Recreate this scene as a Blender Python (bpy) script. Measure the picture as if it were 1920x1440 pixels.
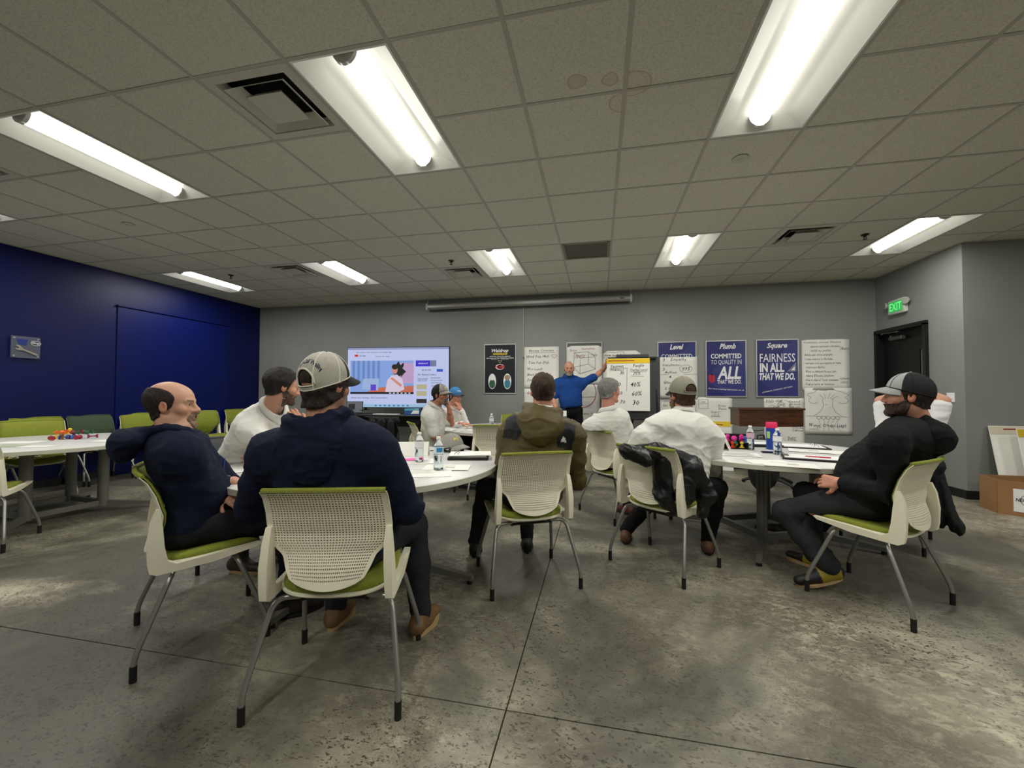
import bpy, math, random
import numpy as np
from mathutils import Vector, Matrix
random.seed(4); rng = np.random.default_rng(4)
for o in list(bpy.data.objects): bpy.data.objects.remove(o)
S = bpy.context.scene; COL = S.collection
PI = math.pi
# ------------------------------------------------------------------ camera
CH = 1.23                      # camera height
F_PX, PIT, YAW, ROL = 767.72, 0.0238286, 0.2081922, -0.0022252
def Rm(p, y, r):
    cy, sy = math.cos(y), math.sin(y); Rz = np.array([[cy, -sy, 0], [sy, cy, 0], [0, 0, 1]])
    cp, sp = math.cos(p), math.sin(p); Rx = np.array([[1, 0, 0], [0, cp, -sp], [0, sp, cp]])
    cr, sr = math.cos(r), math.sin(r); Ry = np.array([[cr, 0, sr], [0, 1, 0], [-sr, 0, cr]])
    return Rz @ Rx @ Ry
RC = Rm(PIT, YAW, ROL)
cam = bpy.data.cameras.new('camera'); cam.sensor_width = 36; cam.lens = F_PX / 1920 * 36; cam.clip_start = .05
camo = bpy.data.objects.new('camera', cam); COL.objects.link(camo)
M = Matrix.Identity(4)
for i in range(3):
    M[i][0] = RC[i][0]; M[i][1] = RC[i][2]; M[i][2] = -RC[i][1]
M[2][3] = CH
camo.matrix_world = M; S.camera = camo
# ------------------------------------------------------------------ world, exposure
w = bpy.data.worlds.new('world'); S.world = w; w.use_nodes = True
w.node_tree.nodes['Background'].inputs[0].default_value = (.5, .52, .5, 1)
w.node_tree.nodes['Background'].inputs[1].default_value = .05
S.view_settings.view_transform = 'Standard'; S.view_settings.look = 'None'
S.view_settings.gamma = 1; S.view_settings.use_curve_mapping = False
S.view_settings.exposure = 0.0
LAMP = 5.0                     # glow of the troffer lenses
WATT = 27.0                    # light each troffer throws down
# ------------------------------------------------------------------ placing helpers
def ray(x, y): return RC @ np.array([(x - 960) / F_PX, 1, (720 - y) / F_PX])
def PX(x, y, d): return ray(x, y) * d + np.array([0, 0, CH])         # a point at forward distance d
def PY(x, y, Y): r = ray(x, y); return r * (Y / r[1]) + np.array([0, 0, CH])
def PZ(x, y, z): r = ray(x, y); return r * ((z - CH) / r[2]) + np.array([0, 0, CH])
def V(*a): return np.array(a, float)
def nrm(v): v = np.asarray(v, float); return v / (np.linalg.norm(v) + 1e-12)
# ------------------------------------------------------------------ materials
def lin(c):
    c = [x / 255 for x in c]
    return tuple((x / 12.92 if x <= .04045 else ((x + .055) / 1.055) ** 2.4) for x in c) + (1,)
MATS = {}
def mat(name, rgb=(200, 200, 200), rough=.6, metal=0, emit=0, bump=None, mottle=None, trans=0, ior=1.45, spec=.5, attr=False, coat=0):
    if name in MATS: return MATS[name]
    m = bpy.data.materials.new(name); m.use_nodes = True; nt = m.node_tree; b = nt.nodes['Principled BSDF']
    b.inputs['Base Color'].default_value = lin(rgb); b.inputs['Roughness'].default_value = rough
    b.inputs['Metallic'].default_value = metal; b.inputs['IOR'].default_value = ior
    b.inputs['Specular IOR Level'].default_value = spec; b.inputs['Coat Weight'].default_value = coat
    if trans: b.inputs['Transmission Weight'].default_value = trans
    if emit:
        b.inputs['Emission Color'].default_value = lin(rgb); b.inputs['Emission Strength'].default_value = emit
    tc = None
    if bump or mottle or attr:
        tc = nt.nodes.new('ShaderNodeTexCoord')
    if attr:
        a = nt.nodes.new('ShaderNodeAttribute'); a.attribute_name = 'col'
        nt.links.new(a.outputs['Color'], b.inputs['Base Color'])
    if mottle:      # (scale, other colour, stretch)
        n = nt.nodes.new('ShaderNodeTexNoise'); n.inputs['Scale'].default_value = mottle[0]; n.inputs['Detail'].default_value = 5
        mp = nt.nodes.new('ShaderNodeMapping')
        if len(mottle) > 2: mp.inputs['Scale'].default_value = mottle[2]
        nt.links.new(tc.outputs['Object'], mp.inputs[0]); nt.links.new(mp.outputs[0], n.inputs['Vector'])
        r = nt.nodes.new('ShaderNodeValToRGB'); r.color_ramp.elements[0].position = .35; r.color_ramp.elements[1].position = .65
        r.color_ramp.elements[0].color = lin(rgb); r.color_ramp.elements[1].color = lin(mottle[1])
        nt.links.new(n.outputs['Fac'], r.inputs[0]); nt.links.new(r.outputs[0], b.inputs['Base Color'])
    if bump:        # (scale, strength, stretch)
        n = nt.nodes.new('ShaderNodeTexNoise'); n.inputs['Scale'].default_value = bump[0]; n.inputs['Detail'].default_value = 4
        mp = nt.nodes.new('ShaderNodeMapping')
        if len(bump) > 2: mp.inputs['Scale'].default_value = bump[2]
        bp = nt.nodes.new('ShaderNodeBump'); bp.inputs['Strength'].default_value = bump[1]; bp.inputs['Distance'].default_value = .01
        nt.links.new(tc.outputs['Object'], mp.inputs[0]); nt.links.new(mp.outputs[0], n.inputs['Vector'])
        nt.links.new(n.outputs['Fac'], bp.inputs['Height']); nt.links.new(bp.outputs[0], b.inputs['Normal'])
    MATS[name] = m; return m
# ------------------------------------------------------------------ objects
def tag(o, label=None, cat=None, group=None, kind=None):
    if label: o['label'] = label
    if cat: o['category'] = cat
    if group: o['group'] = group
    if kind: o['kind'] = kind
    return o
def empty(name, loc=(0, 0, 0), rz=0, label=None, cat=None, group=None, kind=None):
    o = bpy.data.objects.new(name, None); COL.objects.link(o); o.location = loc; o.rotation_euler = (0, 0, rz)
    o.empty_display_size = .1
    return tag(o, label, cat, group, kind)
class MB:
    def __init__(s): s.v = []; s.f = []; s.m = []; s.n = 0
    def add(s, v, f, mi=0):
        v = np.asarray(v, float).reshape(-1, 3); s.v.append(v)
        for q in f: s.f.append(tuple(int(i) + s.n for i in q)); s.m.append(mi)
        s.n += len(v); return s
    def box(s, c, d, mi=0, rz=0, bev=0, R=None):
        c = np.asarray(c, float); x, y, z = np.asarray(d, float) / 2
        if bev:
            b = min(bev, x * .9, y * .9, z * .9); P = []; rings = [(-z, b), (-z + b, 0), (z - b, 0), (z, b)]
            for zz, k in rings:
                P += [(-x + k + (b if not k else 0), -y + k, zz), (x - k - (b if not k else 0), -y + k, zz), (x - k, -y + k + (b if not k else 0), zz), (x - k, y - k - (b if not k else 0), zz),
                      (x - k - (b if not k else 0), y - k, zz), (-x + k + (b if not k else 0), y - k, zz), (-x + k, y - k - (b if not k else 0), zz), (-x + k, -y + k + (b if not k else 0), zz)]
            f = [tuple(range(7, -1, -1)), tuple(range(24, 32))]
            for r in range(3):
                for i in range(8): f.append((r * 8 + i, r * 8 + (i + 1) % 8, r * 8 + 8 + (i + 1) % 8, r * 8 + 8 + i))
            P = np.array(P, float)
        else:
            P = np.array([(-x, -y, -z), (x, -y, -z), (x, y, -z), (-x, y, -z), (-x, -y, z), (x, -y, z), (x, y, z), (-x, y, z)], float)
            f = [(3, 2, 1, 0), (4, 5, 6, 7), (0, 1, 5, 4), (1, 2, 6, 5), (2, 3, 7, 6), (3, 0, 4, 7)]
        if rz: cc, ss = math.cos(rz), math.sin(rz); P = P @ np.array([[cc, ss, 0], [-ss, cc, 0], [0, 0, 1]])
        if R is not None: P = P @ np.asarray(R).T
        return s.add(P + c, f, mi)
    def tube(s, pts, r, seg=8, mi=0, caps=True, flat=None):
        pts = [np.asarray(p, float) for p in pts]; n = len(pts)
        rr = [r] * n if np.isscalar(r) else list(r)
        t0 = nrm(pts[1] - pts[0]); a = np.array([0, 0, 1.]) if abs(t0[2]) < .9 else np.array([1., 0, 0])
        u = nrm(np.cross(a, t0)); P = []
        for i in range(n):
            t = nrm(pts[min(i + 1, n - 1)] - pts[max(i - 1, 0)])
            u = nrm(u - t * (u @ t)); w_ = np.cross(t, u)
            for k in range(seg):
                an = 2 * PI * k / seg; P.append(pts[i] + rr[i] * (math.cos(an) * u + math.sin(an) * w_ * (flat or 1)))
        f = []
        for i in range(n - 1):
            for k in range(seg): f.append((i * seg + k, i * seg + (k + 1) % seg, (i + 1) * seg + (k + 1) % seg, (i + 1) * seg + k))
        if caps: f += [tuple(range(seg - 1, -1, -1)), tuple(range((n - 1) * seg, n * seg))]
        return s.add(P, f, mi)
    def lathe(s, prof, c=(0, 0, 0), seg=24, mi=0, mis=None):
        P = []; f = []
        for r, z in prof:
            for k in range(seg): P.append((c[0] + r * math.cos(2 * PI * k / seg), c[1] + r * math.sin(2 * PI * k / seg), c[2] + z))
        base = s.n
        for i in range(len(prof) - 1):
            for k in range(seg):
                s.f.append(tuple(base + j for j in (i * seg + k, i * seg + (k + 1) % seg, (i + 1) * seg + (k + 1) % seg, (i + 1) * seg + k)))
                s.m.append(mis[i] if mis else mi)
        s.v.append(np.array(P, float)); s.n += len(P); return s
    def prism(s, poly, z0, z1, mi=0):          # xy polygon extruded in z (counter-clockwise)
        n = len(poly); P = [(x, y, z0) for x, y in poly] + [(x, y, z1) for x, y in poly]
        f = [tuple(range(n - 1, -1, -1)), tuple(range(n, 2 * n))] + [(i, (i + 1) % n, n + (i + 1) % n, n + i) for i in range(n)]
        return s.add(P, f, mi)
    def build(s, name, mats, parent=None, smooth=False, M=None, attr=None):
        if not isinstance(mats, (list, tuple)): mats = [mats]
        v = np.concatenate(s.v) if s.v else np.zeros((0, 3))
        if M is not None: M = np.array(M); v = v @ M[:3, :3].T + M[:3, 3]
        me = bpy.data.meshes.new(name); me.from_pydata(v.tolist(), [], s.f)
        for m in mats: me.materials.append(m)
        if len(mats) > 1: me.polygons.foreach_set('material_index', s.m)
        if smooth:
            me.polygons.foreach_set('use_smooth', [True] * len(me.polygons))
            if smooth != 2:
                try: me.set_sharp_from_angle(angle=math.radians(38))
                except Exception: pass
        me.update()
        o = bpy.data.objects.new(name, me); COL.objects.link(o)
        if parent is not None: o.parent = parent
        return o
def fillet(pts, r=.03, n=5):
    pts = [np.asarray(p, float) for p in pts]; out = [pts[0]]
    for i in range(1, len(pts) - 1):
        a, b, c = pts[i - 1], pts[i], pts[i + 1]; ra = min(r, np.linalg.norm(a - b) * .45); rc = min(r, np.linalg.norm(c - b) * .45)
        p, q = b + nrm(a - b) * ra, b + nrm(c - b) * rc
        for k in range(n + 1):
            t = k / n; out.append((1 - t) ** 2 * p + 2 * t * (1 - t) * b + t * t * q)
    return out + [pts[-1]]
def copy_tree(o, parent=None):
    c = o.copy(); COL.objects.link(c); c.parent = parent
    for ch in list(o.children):
        if not ch.get('own'): copy_tree(ch, c)
    return c
# ------------------------------------------------------------------ lettering: flat print laid on a local xz plane facing -y
TCACHE = {}
def glyphs(txt, bold=0., shear=0., res=2, space=1.):
    k = (txt, round(bold, 4), shear, res, space)
    if k not in TCACHE:
        c = bpy.data.curves.new('t', 'FONT'); c.body = txt; c.size = 1; c.offset = bold; c.shear = shear; c.resolution_u = res; c.space_character = space
        o = bpy.data.objects.new('t', c); m = bpy.data.meshes.new_from_object(o)
        v = np.array([x.co[:2] for x in m.vertices]) if len(m.vertices) else np.zeros((0, 2)); f = [tuple(p.vertices) for p in m.polygons]
        bpy.data.objects.remove(o); bpy.data.meshes.remove(m); bpy.data.curves.remove(c)
        TCACHE[k] = (v, f)
    return TCACHE[k]
def text(mb, txt, x, z, h, w=None, align='c', y=0, bold=0., shear=0., rot=0, mi=0, res=2):
    """h: cap height; w: total width to squeeze into"""
    v, f = glyphs(txt, bold, shear, res)
    if not len(v): return
    v = v.copy(); v[:, 0] -= v[:, 0].min(); W = v[:, 0].max(); sc = h / .70; v[:, 1] *= sc
    sx = (w / W) if w else sc; v[:, 0] *= sx; W = W * sx
    v[:, 0] -= {'c': W / 2, 'l': 0, 'r': W}[align]
    if rot: c, s_ = math.cos(rot), math.sin(rot); v = v @ np.array([[c, s_], [-s_, c]])
    P = np.stack([v[:, 0] + x, np.full(len(v), y), v[:, 1] + z], 1); mb.add(P, f, mi)
def hand(mb, txt, x, z, h, w=None, y=0, bold=.006, mi=0, rs=None):
    """handwriting: letters uneven and leaning, left aligned"""
    r = random.Random(hash(txt) & 255 if rs is None else rs); cx = x; tot = []
    for ch in txt:
        if ch == ' ': tot.append((None, .32)); continue
        v, f = glyphs(ch, bold, .18, 1); tot.append((ch, (v[:, 0].max() - v[:, 0].min()) + .07 if len(v) else .3))
    sc = h / .7; full = sum(t[1] for t in tot) * sc; k = (w / full) if w else 1
    for ch, wd in tot:
        if ch:
            v, f = glyphs(ch, bold, .18, 1)
            if len(v):
                v = v.copy(); v[:, 0] -= v[:, 0].min(); s1 = sc * r.uniform(.88, 1.12); a = r.uniform(-.09, .09)
                v = v * [sc * k, s1]; c, s_ = math.cos(a), math.sin(a); v = v @ np.array([[c, s_], [-s_, c]])
                mb.add(np.stack([v[:, 0] + cx, np.full(len(v), y), v[:, 1] + z + r.uniform(-.08, .08) * h], 1), f, mi)
        cx += wd * sc * k
def stroke(mb, pts, wd=.006, y=0, mi=0, closed=False):
    pts = [np.array(p, float) for p in pts]
    if closed: pts = pts + [pts[0]]
    for a, b in zip(pts[:-1], pts[1:]):
        d = b - a; L = np.linalg.norm(d)
        if L < 1e-6: continue
        d = d / L; n = np.array([-d[1], d[0]]) * wd / 2; a2, b2 = a - d * wd * .3, b + d * wd * .3
        P = [a2 - n, b2 - n, b2 + n, a2 + n]; mb.add([(p[0], y, p[1]) for p in P], [(0, 1, 2, 3)], mi)
def arc(cx, cz, rx, rz, a0=0, a1=360, n=24):
    return [(cx + rx * math.cos(math.radians(a0 + (a1 - a0) * i / n)), cz + rz * math.sin(math.radians(a0 + (a1 - a0) * i / n))) for i in range(n + 1)]
def rect(mb, x0, z0, x1, z1, y=0, mi=0): mb.add([(x0, y, z0), (x1, y, z0), (x1, y, z1), (x0, y, z1)], [(0, 1, 2, 3)], mi)
def poly(mb, pts, y=0, mi=0): mb.add([(p[0], y, p[1]) for p in pts], [tuple(range(len(pts)))], mi)
# ------------------------------------------------------------------ implicit modelling for figures and cloth
def vnoise(p, seed=0):
    i = np.floor(p).astype(np.int64); f = p - i; f = f * f * (3 - 2 * f); out = 0
    for dx in (0, 1):
        for dy in (0, 1):
            for dz in (0, 1):
                h = ((i[..., 0] + dx) * 73856093) ^ ((i[..., 1] + dy) * 19349663) ^ ((i[..., 2] + dz) * 83492791) ^ (seed * 2654435)
                h = (h ^ (h >> 13)) * 1274126177; h = (h ^ (h >> 16)) & 0xffff
                wt = (f[..., 0] if dx else 1 - f[..., 0]) * (f[..., 1] if dy else 1 - f[..., 1]) * (f[..., 2] if dz else 1 - f[..., 2])
                out = out + wt * (h / 65535.)
    return out * 2 - 1
class Fld:
    def __init__(s, lo, hi, h):
        s.h = h; s.lo = np.asarray(lo, float) - 3 * h; s.n = np.ceil((np.asarray(hi, float) + 3 * h - s.lo) / h).astype(int) + 1
        s.F = np.full(tuple(s.n), .2, np.float32)
    def sub(s, lo, hi):
        a = np.clip(np.floor((lo - s.lo) / s.h).astype(int), 0, s.n); b = np.clip(np.ceil((hi - s.lo) / s.h).astype(int) + 1, 0, s.n)
        if (b <= a).any(): return None, None
        ax = [s.lo[i] + s.h * np.arange(a[i], b[i]) for i in range(3)]
        g = np.stack(np.meshgrid(*ax, indexing='ij'), -1); return (slice(a[0], b[0]), slice(a[1], b[1]), slice(a[2], b[2])), g
    def put(s, sl, d, k, neg=False):
        F = s.F[sl]
        if neg: d = -d; h = np.maximum(k - np.abs(F - d), 0) / k; s.F[sl] = np.maximum(F, d) + h * h * k * .25
        else: h = np.maximum(k - np.abs(F - d), 0) / k; s.F[sl] = np.minimum(F, d) - h * h * k * .25
    def cap(s, a, b, r1, r2, k=.02, neg=False, flat=None, q=1.):
        """tapered capsule; flat: direction in which the section is q times as thick"""
        a, b = np.asarray(a, float), np.asarray(b, float); m = (max(r1, r2) * max(1, q) + k + .02)
        sl, g = s.sub(np.minimum(a, b) - m, np.maximum(a, b) + m)
        if sl is None: return s
        ab = b - a; L2 = ab @ ab + 1e-12; t = np.clip(((g - a) @ ab) / L2, 0, 1); o = g - a - t[..., None] * ab
        if flat is not None: n = nrm(flat); c = o @ n; o = o + (c * (1 / q - 1))[..., None] * n
        d = np.linalg.norm(o, axis=-1) - (r1 + (r2 - r1) * t); s.put(sl, d, k, neg); return s
    def ell(s, c, r, R=None, k=.02, neg=False):
        """ellipsoid; R: rows are its axes"""
        c, r = np.asarray(c, float), np.asarray(r, float); m = r.max() + k + .02
        sl, g = s.sub(c - m, c + m)
        if sl is None: return s
        g = g - c
        if R is not None: g = g @ np.asarray(R).T
        k0 = np.linalg.norm(g / r, axis=-1); k1 = np.linalg.norm(g / (r * r), axis=-1) + 1e-9
        s.put(sl, k0 * (k0 - 1) / k1, k, neg); return s
    def grid(s):
        ax = [s.lo[i] + s.h * np.arange(s.n[i]) for i in range(3)]; return np.stack(np.meshgrid(*ax, indexing='ij'), -1)
    def net(s):
        F = s.F; I = F < 0; n = np.array(F.shape) - 1
        cnt = sum(I[dx:dx + n[0], dy:dy + n[1], dz:dz + n[2]].astype(np.int8) for dx in (0, 1) for dy in (0, 1) for dz in (0, 1))
        act = (cnt > 0) & (cnt < 8); idx = -np.ones(act.shape, np.int64); c = np.argwhere(act); idx[act] = np.arange(len(c))
        acc = np.zeros((len(c), 3)); num = np.zeros(len(c))
        for ax in range(3):
            o1, o2 = [i for i in range(3) if i != ax]
            for u in (0, 1):
                for v in (0, 1):
                    p0 = c.copy(); p0[:, o1] += u; p0[:, o2] += v; p1 = p0.copy(); p1[:, ax] += 1
                    f0 = F[tuple(p0.T)]; f1 = F[tuple(p1.T)]; m = (f0 < 0) != (f1 < 0)
                    t = np.where(m, f0 / (f0 - f1 + 1e-12), 0); q = p0.astype(float); q[:, ax] += t
                    acc += q * m[:, None]; num += m
        P = acc / num[:, None] * s.h + s.lo; Q = []
        for ax in range(3):
            o1, o2 = (ax + 1) % 3, (ax + 2) % 3
            A = I.take(range(n[ax]), ax); B = I.take(range(1, n[ax] + 1), ax); e = np.argwhere(A != B)
            e = e[(e[:, o1] > 0) & (e[:, o2] > 0) & (e[:, o1] < n[o1]) & (e[:, o2] < n[o2])]
            def at(d1, d2): q = e.copy(); q[:, o1] -= d1; q[:, o2] -= d2; return idx[tuple(q.T)]
            q = np.stack([at(1, 1), at(0, 1), at(0, 0), at(1, 0)], 1); fl = ~A[tuple(e.T)]
            q[fl] = q[fl][:, ::-1]; Q.append(q)
        return P, np.concatenate(Q)
def normals(P, Q):
    n = np.cross(P[Q[:, 2]] - P[Q[:, 0]], P[Q[:, 3]] - P[Q[:, 1]]); N = np.zeros_like(P)
    for i in range(4): np.add.at(N, Q[:, i], n)
    return N / (np.linalg.norm(N, axis=1)[:, None] + 1e-12)
def mesh_fast(name, P, Q, mats, parent=None, col=None, mi=None, origin=None):
    me = bpy.data.meshes.new(name)
    if origin is not None: P = P - np.asarray(origin)
    me.vertices.add(len(P)); me.vertices.foreach_set('co', P.ravel().astype(np.float32))
    me.loops.add(Q.size); me.loops.foreach_set('vertex_index', Q.ravel().astype(np.int32))
    me.polygons.add(len(Q)); me.polygons.foreach_set('loop_start', np.arange(0, Q.size, 4, dtype=np.int32)); me.polygons.foreach_set('loop_total', np.full(len(Q), 4, np.int32))
    me.polygons.foreach_set('use_smooth', np.ones(len(Q), bool))
    for m in (mats if isinstance(mats, (list, tuple)) else [mats]): me.materials.append(m)
    if mi is not None: me.polygons.foreach_set('material_index', mi.astype(np.int32))
    if col is not None:
        a = me.color_attributes.new('col', 'FLOAT_COLOR', 'POINT')
        a.data.foreach_set('color', np.concatenate([col, np.ones((len(col), 1))], 1).ravel().astype(np.float32))
    me.update(calc_edges=True); me.validate()
    o = bpy.data.objects.new(name, me); COL.objects.link(o)
    if parent is not None: o.parent = parent
    return o
def smoothq(P, Q, it=1, lam=.5):
    for _ in range(it):
        A = np.zeros_like(P); c = np.zeros(len(P))
        for i in range(4):
            a, b = Q[:, i], Q[:, (i + 1) % 4]; np.add.at(A, a, P[b]); np.add.at(c, a, 1)
        P = P + lam * (A / np.maximum(c, 1)[:, None] - P)
    return P
def folds(P, N, amp, scale=(9, 9, 9), seed=1, ridge=True):
    """cloth creases pushed along the normals"""
    p = P * np.array(scale); p = p + .5 * np.stack([vnoise(p * .6, seed + 5), vnoise(p * .6, seed + 6), vnoise(p * .6, seed + 7)], -1)
    a = vnoise(p, seed); b = vnoise(p * 2.1 + 7, seed + 1)
    if ridge: c = vnoise(P * 3.1, seed + 9) * .5 + .6; d = (np.clip(1 - np.abs(a) * 2.2, 0, 1) ** 1.6 * 1.5 * c + np.clip(1 - np.abs(b) * 2.4, 0, 1) ** 1.5 * .6 - .45)
    else: d = a * .7 + b * .3
    return P + N * (amp * d)[:, None]
# ================================================================== THE ROOM
T = .6096; GX, GY = .1585, 1.888                       # ceiling grid module and offset
XB, YB, XD, YO, ZC = -7.08, 7.42, 4.25, 5.857, 3.046   # blue wall, back wall, door wall, jog wall, ceiling
XE, YN = 8.2, -4.2
def nodes_mat(name):
    m = bpy.data.materials.new(name); m.use_nodes = True; MATS[name] = m
    return m, m.node_tree, m.node_tree.nodes['Principled BSDF']
def wall_mat(name, rgb, rough, bs=.25, sp=.5):
    m, nt, b = nodes_mat(name); N = nt.nodes; Lk = nt.links
    tc = N.new('ShaderNodeTexCoord'); n1 = N.new('ShaderNodeTexNoise'); n1.inputs['Scale'].default_value = 220; n1.inputs['Detail'].default_value = 2
    n2 = N.new('ShaderNodeTexNoise'); n2.inputs['Scale'].default_value = 1.3; n2.inputs['Detail'].default_value = 4
    Lk.new(tc.outputs['Object'], n1.inputs['Vector']); Lk.new(tc.outputs['Object'], n2.inputs['Vector'])
    r = N.new('ShaderNodeValToRGB'); c = lin(rgb); r.color_ramp.elements[0].color = tuple(x * .93 for x in c[:3]) + (1,); r.color_ramp.elements[1].color = tuple(min(1, x * 1.07) for x in c[:3]) + (1,)
    r.color_ramp.elements[0].position = .3; r.color_ramp.elements[1].position = .7
    Lk.new(n2.outputs['Fac'], r.inputs[0]); Lk.new(r.outputs[0], b.inputs['Base Color'])
    bp = N.new('ShaderNodeBump'); bp.inputs['Strength'].default_value = bs; bp.inputs['Distance'].default_value = .002
    Lk.new(n1.outputs['Fac'], bp.inputs['Height']); Lk.new(bp.outputs[0], b.inputs['Normal'])
    b.inputs['Roughness'].default_value = rough; b.inputs['Specular IOR Level'].default_value = sp
    return m
GREY = wall_mat('grey wall paint', (136, 139, 134), .55)
BLUE = wall_mat('navy wall paint', (3, 15, 74), .42, .5, .26)
BLUE2 = wall_mat('navy door paint', (3, 16, 82), .40, .4, .26)
def ceiling_mat():
    m, nt, b = nodes_mat('acoustic tile'); N = nt.nodes; Lk = nt.links
    g = N.new('ShaderNodeNewGeometry'); n1 = N.new('ShaderNodeTexNoise'); n1.inputs['Scale'].default_value = 95; n1.inputs['Detail'].default_value = 3; n1.inputs['Roughness'].default_value = .7
    Lk.new(g.outputs['Position'], n1.inputs['Vector'])
    r = N.new('ShaderNodeValToRGB'); r.color_ramp.elements[0].position = .36; r.color_ramp.elements[1].position = .52
    r.color_ramp.elements[0].color = lin((194, 191, 178)); r.color_ramp.elements[1].color = lin((214, 211, 197)); Lk.new(n1.outputs['Fac'], r.inputs[0])
    prev = r.outputs[0]
    sep = N.new('ShaderNodeSeparateXYZ'); Lk.new(g.outputs['Position'], sep.inputs[0])
    nz = N.new('ShaderNodeTexNoise'); nz.inputs['Scale'].default_value = 9; Lk.new(g.outputs['Position'], nz.inputs['Vector'])
    def math_(op, a, b_=None, c=None):
        q = N.new('ShaderNodeMath'); q.operation = op
        for i, x in enumerate((a, b_, c)):
            if x is None: continue
            if isinstance(x, (int, float)): q.inputs[i].default_value = x
            else: Lk.new(x, q.inputs[i])
        return q.outputs[0]
    # dried water stains: tan rings
    for (sx, sy, R1, fill, lo, hi) in ((-.117, 2.366, .052, .6, -9, 9), (.07, 2.395, .05, .4, -9, .150), (.205, 2.45, .10, .25, .166, 9), (.16, 2.60, .085, .2, -9, .150)):
        dx = math_('SUBTRACT', sep.outputs[0], sx); dy = math_('SUBTRACT', sep.outputs[1], sy)
        d = math_('SQRT', math_('ADD', math_('MULTIPLY', dx, dx), math_('MULTIPLY', dy, dy)))
        d = math_('ADD', d, math_('MULTIPLY', math_('SUBTRACT', nz.outputs['Fac'], .5), .05))
        e = math_('ABSOLUTE', math_('SUBTRACT', d, R1)); ring = math_('SUBTRACT', 1, math_('MINIMUM', math_('MULTIPLY', e, 110), 1))
        ins = math_('MULTIPLY', math_('LESS_THAN', d, R1), fill * .5); k = math_('MAXIMUM', math_('MULTIPLY', ring, .75), ins)
        k = math_('MULTIPLY', k, math_('MULTIPLY', math_('GREATER_THAN', sep.outputs[0], lo), math_('LESS_THAN', sep.outputs[0], hi)))
        mx = N.new('ShaderNodeMixRGB'); Lk.new(k, mx.inputs[0]); Lk.new(prev, mx.inputs[1]); mx.inputs[2].default_value = lin((176, 146, 108)); prev = mx.outputs[0]
    Lk.new(prev, b.inputs['Base Color']); b.inputs['Roughness'].default_value = .9
    bp = N.new('ShaderNodeBump'); bp.inputs['Strength'].default_value = .5; bp.inputs['Distance'].default_value = .003
    Lk.new(n1.outputs['Fac'], bp.inputs['Height']); Lk.new(bp.outputs[0], b.inputs['Normal'])
    return m
TILE = ceiling_mat()
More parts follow.
